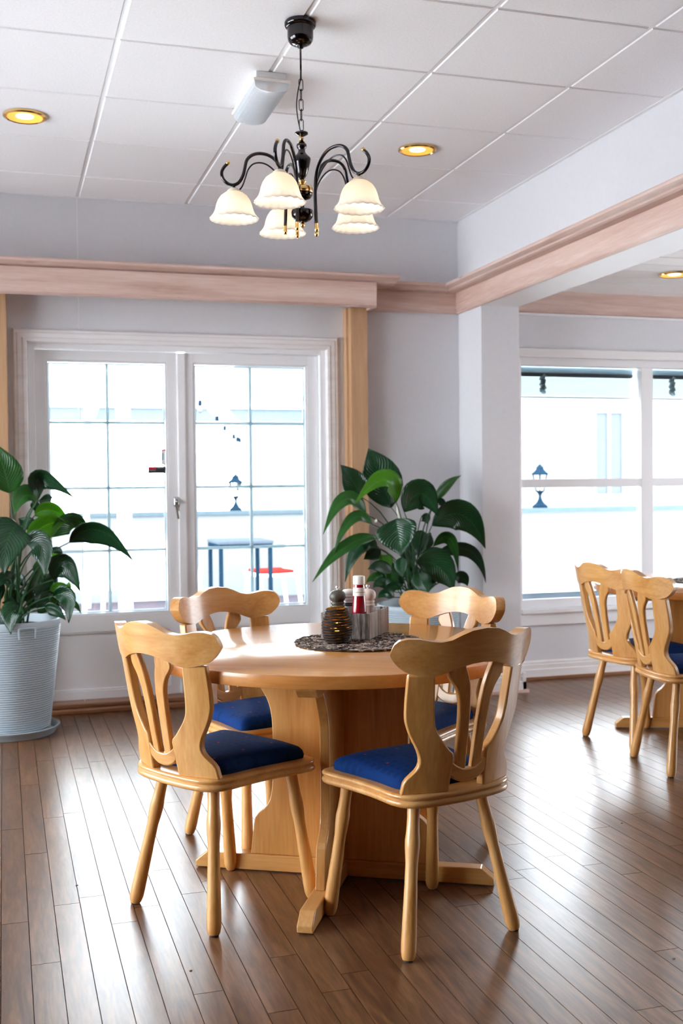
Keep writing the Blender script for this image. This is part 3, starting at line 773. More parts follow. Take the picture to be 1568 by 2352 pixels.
weave(pm2, .2, 4, 600)
ZM = ZT+.0095
# ribbed brown candle jar
cj = thing('candle_jar', 'ribbed dark brown twine candle jar glowing from within', 'candle holder', (1.003,3.340,ZM))
TW = pm('brown_twine', S(44,28,19), .65, var=.35, scale=120, bump=.4, stretch=(1,1,3), spec=.25)
bar = [(0,.034),(.01,.0405),(.03,.0475),(.05,.049),(.07,.046),(.09,.039),(.1,.0345),(.112,.0335)]
for k in range(13):
    z = .0045+.0083*k; r = lerp_tab(bar, z)
    mb = MB(); n = 64
    mb.tube([((r-.003+.0006*math.sin(9*a+k))*math.cos(a), (r-.003+.0006*math.sin(9*a+k))*math.sin(a), z+.0005*math.sin(5*a+k*2)) for a in [2*PI*q/n for q in range(n)]], .0041, 6, closed=True)
    mb.build('twine_ring', TW, cj, smooth=True)
mb = MB().lathe([(.030,.002),(.0405,.03),(.042,.05),(.039,.07),(.0285,.1),(.0285,.11),(.0265,.11),(.0265,.1),(.037,.07),(.040,.05),(.0385,.03),(.028,.004)], 32, cap=False)
AMB, t_, b_, N_, L_ = nt('amber_glass'); N_.remove(b_)
tr = N_.new('ShaderNodeBsdfTransparent'); tr.inputs[0].default_value = (1,.72,.3,1); tl = N_.new('ShaderNodeBsdfTranslucent'); tl.inputs[0].default_value = (.9,.5,.12,1)
mx = N_.new('ShaderNodeMixShader'); mx.inputs[0].default_value = .15; L_.new(tr.outputs[0], mx.inputs[1]); L_.new(tl.outputs[0], mx.inputs[2]); L_.new(mx.outputs[0], N_['Material Output'].inputs[0])
mb.build('glass_liner', AMB, cj, smooth=True)
MB().lathe([(.024,.004),(.025,.02),(.022,.024),(.004,.0235)], 20).build('candle', pm('wax', S(246,226,180), .5), cj, smooth=True)
MB().lathe([(.001,.024),(.006,.032),(.0075,.042),(.005,.056),(.001,.066)], 12).build('flame', emit('flame_light', (1,.62,.16), 35), cj, smooth=True)
# crate with condiments
A54 = math.atan2(.183,.13)
cr = thing('condiment_crate', 'small whitewashed wooden crate holding the mills and the ketchup', 'crate', (1.109+.58*.112-.77*.083+.004, 3.349+.815*.112+.638*.083, ZM), A54)
GW = wood('whitewashed_slats', S(18,14,13), S(112,104,100), S(222,217,215), 'Z', rough=.7, coat=0, scale=5.5, bump=.3)
GWX = wood('whitewashed_ends', S(70,56,50), S(140,122,114), S(184,170,162), 'Z', rough=.7, coat=0, scale=6, bump=.3)
lx, ly, hh, th = .112, .083, .083, .007
MB().box(-lx,-ly,0,lx,-ly+th,hh).build('crate_side', GWX, cr, bevel=.0015)
MB().box(-lx,ly-th,0,lx,ly,hh).build('crate_side', GWX, cr, bevel=.0015)
for sx in (-1,1): MB().box(min(sx*lx,sx*(lx-th)),-ly+th,0,max(sx*lx,sx*(lx-th)),ly-th,hh).build('crate_end', GW, cr, bevel=.0015)
MB().box(-lx+th,-ly+th,0,lx-th,ly-th,.008).build('crate_floor', GWX, cr)
MB().box(-lx-.001,-.02,.04,-lx,.02,.056).build('handle_slot', BLACK, cr)
ZI = ZM+.0085
def crp(a, b_):                                 # place by distance along the crate from its near corner
    return (1.109+.58*a-.77*b_+.002, 3.349+.815*a+.638*b_, ZI)
def make_mill(label, m, loc, s=1.0):
    t = thing('spice_mill', label, 'mill', loc, 0, 'spice mills in the crate')
    P = [(0,.0),(.024,0),(.0245,.01),(.021,.03),(.0195,.055),(.021,.075),(.0225,.083)]
    MB().lathe([(r*s, z*s) for r, z in P[1:]], 28).build('mill_body', m, t, smooth=True)
    H = [(.021,.084),(.0235,.088),(.0235,.092),(.0205,.095),(.0225,.099),(.0225,.103),(.020,.106),(.026,.113),(.0275,.121),(.0265,.13),(.021,.138),(.012,.142),(.005,.1435)]
    MB().lathe([(r*s, z*s) for r, z in H], 28).build('mill_head', m, t, smooth=True)
    MB().lathe([(.0025*s,.143*s),(.0025*s,.148*s),(.006*s,.150*s),(.0065*s,.153*s),(.005*s,.156*s),(.002*s,.157*s)], 14).build('mill_knob', STEEL, t, smooth=True)
    return t
make_mill('grey green pepper mill standing at the left of the crate', pm('grey_green_lacquer', S(72,68,58), .4, var=.08), crp(.062,.128))
make_mill('pale worn white salt mill standing at the right of the crate', pm('worn_white_lacquer', S(226,208,198), .5, var=.1, scale=30), crp(.128,.042), 1.0)
jr = thing('shaker_jar', 'white lidded shaker jar with black label between mill and ketchup bottle', 'jar', crp(.126,.108))
MB().lathe([(.024,0),(.026,.004),(.026,.098),(.025,.103)], 28).build('jar_body', pm('frosted_white', S(208,204,208), .35), jr, smooth=True)
MB().lathe([(.0255,.103),(.0275,.106),(.0275,.111),(.0262,.113),(.0275,.116),(.0275,.121),(.0262,.123),(.0275,.126),(.026,.132),(.018,.139),(.006,.141)], 28).build('jar_lid', pm('jar_lid_white', S(226,218,214), .35), jr, smooth=True)
mb = MB(); n = 14
a0 = math.atan2(-.956,-.29)
v = []
for k in range(n+1):
    a = a0-.75+1.5*k/n
    v += [(.0264*math.cos(a), .0264*math.sin(a), .086), (.0264*math.cos(a), .0264*math.sin(a), .097), (.0268*math.cos(a), .0268*math.sin(a), .097), (.0268*math.cos(a), .0268*math.sin(a), .086)]
fs = []
for k in range(n):
    o = 4*k
    for q in range(4): fs.append((o+q, o+(q+1)%4, o+4+(q+1)%4, o+4+q))
mb.add(v, fs); lb = mb.build('jar_label', BLACK, jr)
mb = MB()
for k in range(5):
    a = a0-.42+.2*k; c, s_ = math.cos(a), math.sin(a)
    for dz in (0,.0035): mb.bar((.0269*c-.0012*s_, .0269*s_+.0012*c, .0895+dz), (.0269*c+.0012*s_, .0269*s_-.0012*c, .0895+dz), .001, .001)
    mb.bar((.0269*c, .0269*s_, .0895), (.0269*c, .0269*s_, .0935), .001, .001)
mb.build('label_print', STW, lb)
kb = thing('ketchup_bottle', 'tall clear ketchup bottle with red sauce and white cap', 'bottle', crp(.052,.048))
KR = pm('ketchup_red', S(150,8,28), .18, var=.05, coat=.5)
MB().lathe([(.0215,0),(.0245,.004),(.025,.02),(.0235,.036),(.0245,.05),(.024,.075),(.022,.098),(.0205,.116),(.0195,.128)], 28).build('sauce_body', KR, kb, smooth=True)
MB().lathe([(.0198,.128),(.0200,.131),(.0196,.152),(.0185,.155)], 28).build('neck_label', pm('neck_label_paper', S(236,226,220), .5), kb, smooth=True)
MB().lathe([(.0198,.1385),(.0201,.139),(.0201,.1405),(.0198,.141)], 28).build('neck_band', pm('tan_print', S(196,150,110), .5), kb, smooth=True)
MB().lathe([(.0183,.155),(.0172,.164)], 28).build('neck', KR, kb, smooth=True)
MB().lathe([(.0175,.164),(.0196,.1655),(.0196,.188),(.0188,.1915),(.014,.193)], 28).build('cap', pm('cap_white', S(240,234,230), .35), kb, smooth=True)
# ================================================================ CEILING FIXTURES
# chandelier: five arms with bell shades
CX, CY = 1.010, 3.727
chd = thing('chandelier', 'five-armed dark metal chandelier with frosted bell shades hanging above the table', 'chandelier', (CX, CY, ZC))
def Lz(z): return z-ZC                          # world height to local
MB().lathe([(.050,0),(.055,-.006),(.055,-.014),(.052,-.02),(.045,-.022),(.045,-.055),(.043,-.066),(.036,-.076),(.022,-.083),(.012,-.085),(.010,-.092),(.004,-.094)], 40).build('ceiling_cup', CHROME, chd, smooth=True)
MB().lathe([(.0035,-.09),(.0035,-.168),(.0015,-.172)], 10).build('rod', CHROME, chd, smooth=True)
for k in range(6):                               # oval chain links
    zc = -.183-.0345*k; pts = []
    for q in range(20):
        a = 2*PI*q/20; x = .0072*math.cos(a); z = (.0125 if math.sin(a) > 0 else -.0125)+.0075*math.sin(a)
        pts.append((x, 0, zc+z) if k % 2 else (0, x, zc+z))
    MB().tube(pts, .0016, 6, closed=True).build('chain_link', CHROME, chd, smooth=True)
cp = spline([(.002,0,-.165),(-.002,-.003,-.2),(-.012,-.006,-.24),(-.018,-.006,-.29),(-.013,-.004,-.34),(-.003,0,-.378),(0,0,-.386)], 6)
MB().tube(cp, .0022, 6).build('lamp_wire', BLACK, chd, smooth=True)
z0 = Lz(2.46)
def bz(v): return z0-(v-970)*.000475            # zoomed sketch units to metres
def br(v): return v*.000475
MB().lathe([(br(10),bz(945)),(br(12),bz(955)),(br(48),bz(962)),(br(48),bz(972)),(br(26),bz(985)),(br(14),bz(990))], 28).build('top_disc', CHROME, chd, smooth=True)
MB().lathe([(br(13),bz(990)),(br(18),bz(1005)),(br(14),bz(1015)),(br(26),bz(1032)),(br(20),bz(1036))], 24).build('neck_collar', GOLD, chd, smooth=True)
MB().lathe([(br(22),bz(1036)),(br(36),bz(1045)),(br(38),bz(1058)),(br(34),bz(1072)),(br(24),bz(1085)),(br(28),bz(1105)),(br(44),bz(1125)),(br(64),bz(1145)),(br(66),bz(1155)),(br(60),bz(1185)),(br(52),bz(1220)),(br(38),bz(1265)),(br(22),bz(1290)),(br(14),bz(1298))], 32).build('column_vase', CHROME, chd, smooth=True)
MB().lathe([(br(14),bz(1298)),(br(30),bz(1310)),(br(30),bz(1322)),(br(18),bz(1332)),(br(16),bz(1345))], 24).build('lower_collar', GOLD, chd, smooth=True)
MB().lathe([(br(16),bz(1345)),(br(70),bz(1352)),(br(80),bz(1362)),(br(80),bz(1395)),(br(76),bz(1400))], 32).build('hub_top', GOLD, chd, smooth=True)
MB().lathe([(br(77),bz(1400)),(br(76),bz(1415)),(br(58),bz(1438)),(br(30),bz(1448)),(br(16),bz(1455)),(br(14),bz(1500)),(br(20),bz(1515)),(br(14),bz(1520))], 32).build('hub_bottom', CHROME, chd, smooth=True)
MB().lathe([(br(14),bz(1518)),(br(78),bz(1526)),(br(82),bz(1540)),(br(78),bz(1570)),(br(60),bz(1595)),(br(28),bz(1610)),(br(12),bz(1613))], 32).build('bottom_bowl', CHROME, chd, smooth=True)
MB().lathe([(br(10),bz(1612)),(br(17),bz(1625)),(br(18),bz(1635)),(br(10),bz(1648)),(br(3),bz(1655))], 20).build('finial', GOLD, chd, smooth=True)
def shade_mat():
    m, t, b_, N, L = nt('frosted_shade_glass'); N.remove(b_)
    df = N.new('ShaderNodeBsdfDiffuse'); df.inputs[0].default_value = (.95,.92,.88,1)
    tl = N.new('ShaderNodeBsdfTranslucent'); tl.inputs[0].default_value = (1,.93,.84,1)
    mx = N.new('ShaderNodeMixShader'); mx.inputs[0].default_value = .62
    L.new(df.outputs[0], mx.inputs[1]); L.new(tl.outputs[0], mx.inputs[2])
    gl = N.new('ShaderNodeBsdfGlossy'); gl.inputs['Roughness'].default_value = .25
    m2 = N.new('ShaderNodeMixShader'); m2.inputs[0].default_value = .05
    L.new(mx.outputs[0], m2.inputs[1]); L.new(gl.outputs[0], m2.inputs[2]); L.new(m2.outputs[0], N['Material Output'].inputs[0])
    return m
SHADE = shade_mat()
BULB = emit('warm_bulb', (1,.86,.62), 1.6)
view_a = math.atan2(CY, CX)                     # bearing from the camera
base_a = view_a+PI/2                            # first arm points to the camera's left
ARM = [(.060,1660),(.058,1560),(.056,1440),(.058,1330),(.066,1250),(.085,1175),(.112,1128),(.145,1112),(.172,1124),(.190,1160),(.197,1215),(.204,1270),(.218,1320),(.238,1340),(.258,1328),(.274,1290),(.277,1245),(.268,1208),(.257,1186)]
ARM2 = [(.0575,1430),(.064,1340),(.084,1265),(.112,1205),(.140,1180),(.168,1188),(.186,1230),(.196,1290),(.206,1345),(.220,1385)]
SH = [(.020,1392),(.030,1402),(.044,1424),(.054,1455),(.060,1490),(.064,1525),(.069,1553),(.076,1575),(.083,1592)]
sub0 = None
arms = []
for k in range(5):
    a = base_a+2*PI*k/5; ca, sa = math.cos(a), math.sin(a)
    P = lambda r, v: (r*ca, r*sa, bz(v))
    am = MB().tube(spline([P(r,v) for r,v in ARM], 4), .0058, 10).build('arm', CHROME, chd, smooth=True)
    MB().tube(spline([P(r,v) for r,v in ARM2], 4), .0028, 8).build('arm_brace', CHROME, am, smooth=True)
    mb = MB().lathe([(.002,-.008),(.0075,-.003),(.0075,.003),(.002,.008)], 12, P(.255,1180)); mb.build('arm_tip', GOLD, am, smooth=True)
    mb = MB().lathe([(.0065,.014),(.0062,.0),(.0075,-.004),(.0075,-.010),(.003,-.016)], 12, P(.060,1668)); mb.build('arm_end', GOLD, am, smooth=True)
    sx, sy, _ = P(.236, 0)
    mb = MB().lathe([(.0055,bz(1335)),(.0055,bz(1362))], 12, (sx,sy,0)); mb.build('lamp_socket', BLACK, am, smooth=True)
    mb = MB().lathe([(.006,bz(1360)),(.012,bz(1364)),(.022,bz(1378)),(.026,bz(1394)),(.026,bz(1402)),(.022,bz(1404))], 24, (sx,sy,0)); mb.build('gallery', CREAM, am, smooth=True)
    n = 72; loops = []
    for q, (r, v) in enumerate(SH):
        fl = max(0, (q-4)/4)
        loops.append([(sx+(r+.0018*fl*math.cos(18*t_))*math.cos(t_), sy+(r+.0018*fl*math.cos(18*t_))*math.sin(t_), bz(v)+.0016*fl*fl*math.cos(18*t_)) for t_ in [2*PI*i/n for i in range(n)]])
    mb = MB().rings(loops, cap0=False, cap1=False)
    so = mb.build('lamp_shade', SHADE, chd, smooth=True)
    md = so.modifiers.new('solid', 'SOLIDIFY'); md.thickness = .0025; md.offset = -1
    mb = MB().lathe([(.009,bz(1405)),(.012,bz(1425)),(.021,bz(1460)),(.0235,bz(1490)),(.020,bz(1515)),(.010,bz(1532)),(.002,bz(1536))], 20, (sx,sy,0)); mb.build('bulb', BULB, chd, smooth=True)
    ld = bpy.data.lights.new('bulb_light', 'POINT'); ld.energy = .2; ld.color = (1,.88,.74); ld.shadow_soft_size = .03
    lo = bpy.data.objects.new('bulb_light', ld); COL.objects.link(lo); lo.parent = chd; lo.location = (sx, sy, bz(1552))

# emergency light: grey box with a clear ribbed cover
el = thing('ceiling_light', 'white rectangular ceiling light with clear ribbed cover behind the chandelier', 'ceiling light', (1.022, 4.405, ZC))
el.scale = (.92, .745, .92)
LB = pm('light_body_grey', S(222,220,220), .45)
MB().box(-.068,-.27,-.032,.068,.27,0).build('housing', LB, el, bevel=.006)
MB().box(-.082,-.285,-.046,.082,.285,-.032).build('cover_rim', pm('light_rim', S(232,224,218), .4), el, bevel=.005)
m, t_, b_, N_, L_ = nt('ribbed_clear_cover'); N_.remove(b_)
tr = N_.new('ShaderNodeBsdfTransparent'); tr.inputs[0].default_value = (.95,.97,1,1); gl = N_.new('ShaderNodeBsdfGlossy'); gl.inputs['Roughness'].default_value = .12
df = N_.new('ShaderNodeBsdfDiffuse'); df.inputs[0].default_value = (.92,.95,.98,1)
mx = N_.new('ShaderNodeMixShader'); mx.inputs[0].default_value = .5; L_.new(tr.outputs[0], mx.inputs[1]); L_.new(df.outputs[0], mx.inputs[2])
m2 = N_.new('ShaderNodeMixShader'); m2.inputs[0].default_value = .1; L_.new(mx.outputs[0], m2.inputs[1]); L_.new(gl.outputs[0], m2.inputs[2]); L_.new(m2.outputs[0], N_['Material Output'].inputs[0])
mb = MB(); n = 12; loops = []
for y, s_ in ((-.278,1),(-.276,1),(.262,1),(.276,.86)):
    loops.append([(.075*s_*math.cos(PI+PI*k/n)*(1 if 0 < k < n else 1), y, -.046-.042*s_*abs(math.sin(PI*k/n))**.55) for k in range(n+1)])
mb.rings(loops); mb.build('ribbed_cover', m, el, smooth=True)
ribs = MB()
for k in range(34):
    y = -.262+.0155*k
    ribs.tube([(.0752*math.cos(PI+PI*q/10), y, -.0465-.042*abs(math.sin(PI*q/10))**.55) for q in range(11)], .0012, 4)
ribs.build('cover_ribs', m, el, kind='stuff', fix=False)
MB().box(-.055,-.255,-.05,.055,.255,-.047).build('reflector', pm('white_reflector', S(240,240,240), .3), el)
mb = MB().tube([(0,-.24,-.062),(0,.24,-.062)], .0085, 12); mb.build('tube_lamp', pm('tube_white', S(245,245,245), .2), el, smooth=True)
mb = MB().box(-.02,-.258,-.072,.02,-.235,-.05); mb.build('lamp_holder', pm('orange_holder', S(214,160,120), .5), el, bevel=.003)
MB().lathe([(.012,-.0005),(.013,.0005)], 20).build('knockout', LB, el)
for o in list(el.children):
    if o.name.startswith('knockout'):
        o.rotation_euler = (PI/2,0,0); o.location = (0.02,-.2702,-.017)

# recessed downlights
AMBER = emit('amber_lamp_glow', (1,.46,.06), .5)
def downlight(loc, label, r=.092, th=None):
    t = thing('downlight', label, 'downlight', loc, 0, 'recessed brass downlights')
    MB().lathe([(r*.78,.004),(r*.80,-.006),(r*.9,-.012),(r*.99,-.008),(r,-.001),(r*.98,.0005)], 40, cap=False).build('brass_ring', GOLD, t, smooth=True)
    MB().lathe([(r*.80,-.0005),(r*.80,-.0105),(r*.62,-.0065),(r*.4,-.0035),(r*.1,-.003)], 36).build('lamp_face', AMBER, t, smooth=True)
    MB().lathe([(r*.42,-.003),(r*.4,-.0062),(r*.25,-.008),(r*.05,-.0085)], 20).build('bulb', BULB, t, smooth=True)
    return t
downlight((.118,4.974,ZC), 'lit brass downlight in the ceiling at the left, the larger-looking one')
downlight((1.922,4.979,ZC), 'brass downlight in the tiled ceiling to the right of the chandelier')
downlight((3.735,5.575,ZC2), 'brass downlight in the boarded white ceiling at the right edge')

# ================================================================ PLANTS
def leaf_mat(name, c0, c1, tl_w=.22):
    m, t, b_, N, L = nt(name)
    uv = N.new('ShaderNodeUVMap'); sx = N.new('ShaderNodeSeparateXYZ'); L.new(uv.outputs[0], sx.inputs[0])
    ab = N.new('ShaderNodeMath'); ab.operation = 'ABSOLUTE'; L.new(sx.outputs['Y'], ab.inputs[0])
    k = N.new('ShaderNodeMath'); k.operation = 'MULTIPLY_ADD'; k.inputs[1].default_value = -.42; L.new(ab.outputs[0], k.inputs[0]); L.new(sx.outputs['X'], k.inputs[2])
    s_ = N.new('ShaderNodeMath'); s_.operation = 'MULTIPLY'; s_.inputs[1].default_value = 85; L.new(k.outputs[0], s_.inputs[0])
    sn = N.new('ShaderNodeMath'); sn.operation = 'SINE'; L.new(s_.outputs[0], sn.inputs[0])
    mid = N.new('ShaderNodeMath'); mid.operation = 'LESS_THAN'; mid.inputs[1].default_value = .045; L.new(ab.outputs[0], mid.inputs[0])
    tc = N.new('ShaderNodeTexCoord'); nz = N.new('ShaderNodeTexNoise'); nz.inputs['Scale'].default_value = 9; L.new(tc.outputs['Object'], nz.inputs['Vector'])
    mr = N.new('ShaderNodeMapRange'); mr.inputs['From Min'].default_value = -1; mr.inputs['From Max'].default_value = 1; mr.inputs['To Max'].default_value = .45
    L.new(sn.outputs[0], mr.inputs[0])
    ad = N.new('ShaderNodeMath'); ad.operation = 'MULTIPLY_ADD'; ad.inputs[1].default_value = .6; L.new(nz.outputs['Fac'], ad.inputs[0]); L.new(mr.outputs[0], ad.inputs[2])
    mx = N.new('ShaderNodeMath'); mx.operation = 'MAXIMUM'; L.new(ad.outputs[0], mx.inputs[0]); L.new(mid.outputs[0], mx.inputs[1])
    mc = N.new('ShaderNodeMix'); mc.data_type = 'RGBA'; mc.inputs[6].default_value = (*c0,1); mc.inputs[7].default_value = (*c1,1)
    L.new(mx.outputs[0], mc.inputs[0]); L.new(mc.outputs[2], b_.inputs['Base Color'])
    b_.inputs['Roughness'].default_value = .24; b_.inputs['Specular IOR Level'].default_value = .5
    bp = N.new('ShaderNodeBump'); bp.inputs['Strength'].default_value = .35; bp.inputs['Distance'].default_value = .003
    L.new(sn.outputs[0], bp.inputs['Height']); L.new(bp.outputs[0], b_.inputs['Normal'])
    tl = N.new('ShaderNodeBsdfTranslucent'); 
    sat = N.new('ShaderNodeMix'); sat.data_type = 'RGBA'; sat.blend_type = 'MULTIPLY'; sat.inputs[0].default_value = 0
    L.new(mc.outputs[2], sat.inputs[6]); 
    hs = N.new('ShaderNodeHueSaturation'); hs.inputs['Value'].default_value = 2.2; hs.inputs['Hue'].default_value = .47; L.new(mc.outputs[2], hs.inputs['Color']); L.new(hs.outputs[0], tl.inputs[0])
    ms = N.new('ShaderNodeMixShader'); ms.inputs[0].default_value = tl_w
    L.new(b_.outputs[0], ms.inputs[1]); L.new(tl.outputs[0], ms.inputs[2]); L.new(ms.outputs[0], N['Material Output'].inputs[0])
    return m
LEAFD = leaf_mat('dark_green_leaf', S(9,42,25), S(26,74,38), .14)
LEAFM = leaf_mat('mid_green_leaf', S(20,66,24), S(52,112,40), .25)
LEAFB = leaf_mat('bright_green_leaf', S(46,110,24), S(96,156,42), .4)
STEM = pm('green_stem', S(30,70,34), .45, var=.2, scale=8)
SPATHE = pm('white_spathe', S(240,238,226), .5)
WID = [(0,.06),(.06,.38),(.14,.66),(.25,.9),(.36,1),(.5,.97),(.65,.8),(.78,.54),(.88,.3),(.95,.13),(1,.015)]
def make_leaf(name, root, org, base, ctrl, tip, width, tilt, fold, mat, curl=.0):
    """base/ctrl/tip: world points; midrib is a quadratic arc through ctrl; width is the full blade width"""
    base, ctrl, tip = Vector(base), Vector(ctrl), Vector(tip)
    k2 = ctrl*2-(base+tip)*.5
    n, m = 16, 6; v = []; uv = []; f = []
    for i in range(n+1):
        t = i/n
        p = base*(1-t)**2+k2*2*t*(1-t)+tip*t*t
        T = ((k2-base)*2*(1-t)+(tip-k2)*2*t).normalized()
        V = (p-CAM).normalized()
        Sd = T.cross(V); Sd = Sd.normalized() if Sd.length > .05 else RGT
        Nn = Sd.cross(T).normalized()             # towards the viewer or away
        if Nn.dot(V) > 0: Nn = -Nn
        a = tilt+curl*t
        S2 = Sd*math.cos(a)+Nn*math.sin(a); N2 = Nn*math.cos(a)-Sd*math.sin(a)
        hw = width/2*lerp_tab(WID, t)
        for j in range(-m//2, m//2+1):
            s_ = j/(m/2); wv = .05*width*math.sin(t*15+s_*2)*abs(s_)*.5
            v.append(p+S2*(hw*s_)*math.cos(fold)+N2*(abs(s_)**1.3*hw*math.sin(fold)+wv*.5)); uv.append((t, s_))
    q = m+1
    for i in range(n):
        for j in range(m): f.append((i*q+j, i*q+j+1, (i+1)*q+j+1, (i+1)*q+j))
    me = bpy.data.meshes.new(name); me.from_pydata([tuple(p-org) for p in v], [], f); me.update()
    ul = me.uv_layers.new(name='UVMap')
    for lp in me.loops: ul.data[lp.index].uv = uv[lp.vertex_index]
    for p in me.polygons: p.use_smooth = True
    me.materials.append(mat)
    o = bpy.data.objects.new(name, me); COL.objects.link(o); o.parent = root
    sm = o.modifiers.new('solid', 'SOLIDIFY'); sm.thickness = .0012
    return o
def plant(root, org, scale, orgpx, leaves, potc, R_, zs, seed, wk):
    rr = random.Random(seed)
    for n_, (bx_, by_, cx_, cy_, tx_, ty_, w_, kd, d0, d1, tilt) in enumerate(leaves):
        g = lambda x, y, Y: at(orgpx[0]+x*scale, orgpx[1]+y*scale, Y)
        Yb = potc[1]+d0; Yt = potc[1]+d1; Ym = (Yb+Yt)/2
        B, C_, T_ = g(bx_,by_,Yb), g(cx_,cy_,Ym), g(tx_,ty_,Yt)
        dpt = (B-CAM).dot(FWD)
        width = wk*w_*scale/FPX*dpt/max(.5, math.cos(tilt))
        make_leaf('leaf', root, org, B, C_, T_, width, tilt, rr.uniform(.15,.4), (LEAFD, LEAFM, LEAFB)[kd], rr.uniform(-.3,.3))
        # petiole from the soil to the blade
        a = rr.uniform(0,2*PI); rs = rr.uniform(.01,.09)
        s0 = Vector((potc[0]+rs*math.cos(a)*1.0, potc[1]+rs*math.sin(a)*.8, zs-.01)); 
        if B.z < zs+.06: mid = (s0+B)*.5+Vector((0,0,.09))
        else: mid = s0.lerp(B,.55)+Vector(((s0.x-B.x)*.22, (s0.y-B.y)*.22, (B.z-s0.z)*.10))
        pts = []
        k2 = mid*2-(s0+B)*.5
        for i in range(9):
            t = i/8; pts.append(s0*(1-t)**2+k2*2*t*(1-t)+B*t*t-org)
        MB().tube(pts, [.0055-.0028*i/8 for i in range(9)], 6).build('stem', STEM, root, smooth=True, fix=False)
def ribbed_pot(root, Rt, Rb, H, seam=True):
    prof = [(Rb*.6,0),(Rb-.004,0),(Rb,.004)]; n = 46
    for k in range(n+1):
        z = .012+(H-.05)*k/n; r = Rb+(Rt-Rb)*z/H
        prof += [(r, z), (r+.0036, z+.003), (r, z+.0065)]
    prof += [(Rt-.002,H-.03),(Rt,H-.004),(Rt-.004,H),(Rt-.014,H),(Rt-.017,H-.06),(Rt-.03,H-.07),(.01,H-.07)]
    MB().lathe(prof, 64, cap=True).build('pot_body', POT, root, smooth=True)
    sl = MB().lathe([(Rt-.019,H-.045),(Rt*.7,H-.035),(Rt*.4,H-.03),(.01,H-.028)], 40); sl.build('soil', SOIL, root, smooth=True)
    for a in (math.radians(-72), math.radians(108)):
        ca, sa = math.cos(a), math.sin(a); pts = []
        for (u, z) in ((-.04,H-.075),(-.042,H-.035),(-.034,H-.026),(.034,H-.026),(.042,H-.035),(.04,H-.075)):
            r = Rt+.006; pts.append((r*ca-u*sa, r*sa+u*ca, z))
        MB().tube(spline(pts, 4), .0045, 8).build('pot_handle', POT, root, smooth=True)
P1 = (.022, 5.845, 0)
s1 = tag(MB().lathe([(.19,.0),(.215,.001),(.232,.03),(.238,.034),(.240,.040),(.232,.042),(.222,.036),(.208,.012),(.02,.010)], 56, P1).build('pot_saucer', POT, smooth=True), 'round pale grey saucer under the big plant pot at the left', 'saucer')
pl1 = thing('potted_peace_lily', 'peace lily in a tall ribbed grey pot left of the glazed doors', 'potted plant', (P1[0], P1[1], .0125), 0, 'potted peace lilies')
ribbed_pot(pl1, .252, .188, .57)
L1 = [ # base, arc point, tip (sketch units), width, kind, depth at base, depth at tip, tilt
 (105,650,50,400,-70,80,300,1,.02,.05,.15),(435,710,470,470,830,700,190,0,.0,-.1,.7),(430,722,270,690,168,898,190,1,-.02,-.12,.35),(440,730,520,720,592,692,110,0,.05,.1,.5),
 (300,1200,520,1010,745,985,240,2,-.05,.02,.2),(390,905,560,840,772,950,150,2,.0,.06,.5),(215,1005,90,1180,45,1565,380,0,-.1,-.26,.25),(288,1208,470,1250,505,1600,240,0,-.08,-.2,.3),
 (570,1145,790,950,1012,1058,190,1,.02,.08,.75),(780,1205,1120,1070,1498,1412,230,0,-.02,-.1,.5),(600,1625,720,1460,905,1762,210,0,-.06,-.14,.45),(560,1745,690,1715,812,1815,120,2,.04,.06,.5),
 (600,1812,760,1830,772,2112,210,0,-.08,-.16,.3),(505,1935,620,1960,742,2080,120,0,-.1,-.14,.4),(200,1965,130,2010,122,2240,190,0,-.2,-.27,.2),(140,1660,60,1620,-30,1715,140,0,-.08,-.16,.4),
 (600,1390,650,1340,708,1335,100,2,.1,.12,.2),(800,1850,850,1900,915,2008,50,1,.06,.1,.4),(758,1745,770,1700,775,1650,55,2,.1,.12,.2),(425,1260,480,1170,560,1105,130,0,.06,.1,.3),
 (705,1322,620,1300,535,1312,70,0,.04,.06,.5),(330,1960,400,1730,460,1500,150,1,.05,.1,.3),(420,1900,500,1720,630,1570,170,0,.02,.06,.3),(260,1700,210,1600,140,1520,90,0,.08,.12,.3),
 (60,1870,130,1800,215,1790,120,1,.0,.04,.4),(545,1790,600,1850,660,1955,100,2,.06,.1,.3),(300,1850,200,1780,90,1740,110,0,.06,.1,.4),(410,1600,440,1500,420,1380,150,1,.1,.14,.3),
 (200,1880,120,1900,20,1880,110,0,-.05,-.1,.4),(330,1090,300,1000,200,930,140,0,.05,.1,.5),(350,820,400,800,470,830,110,0,.04,.05,.5),(-40,1900,-90,1700,-160,1600,200,0,.0,-.1,.3),(-60,1300,-120,1150,-190,1180,240,1,.0,-.05,.3),
 (480,1880,560,1650,600,1500,140,0,.1,.14,.3),(380,1750,420,1600,520,1480,140,1,.12,.16,.3),(180,1750,120,1640,60,1560,120,0,.1,.14,.3),(520,1960,600,1880,640,1780,110,0,.08,.1,.3),(250,1900,200,1800,150,1690,130,0,.1,.1,.3),(430,2000,500,1900,520,1800,110,1,.05,.06,.4)]
plant(pl1, Vector((P1[0], P1[1], .0125)), 320/1568, (0,1000), L1, P1, .25, .55, 11, 1.3)
def spathe(root, org, a, b_, r):
    a, b_ = Vector(a), Vector(b_)
    MB().tube([(a.lerp(b_, t))-org for t in (0,.15,.4,.7,.9,1)], [r*.35,r*.8,r,r*.75,r*.35,.0005], 10).build('white_flower', SPATHE, root, smooth=True)
o1 = Vector((P1[0], P1[1], .0125))
spathe(pl1, o1, at(112,1258,5.86), at(119,1225,5.86), .009)
P2 = (2.235, 5.84, 0)
pl2 = thing('potted_peace_lily', 'peace lily in a grey pot in the corner between door post and column', 'potted plant', P2, 0, 'potted peace lilies')
ribbed_pot(pl2, .235, .18, .57)
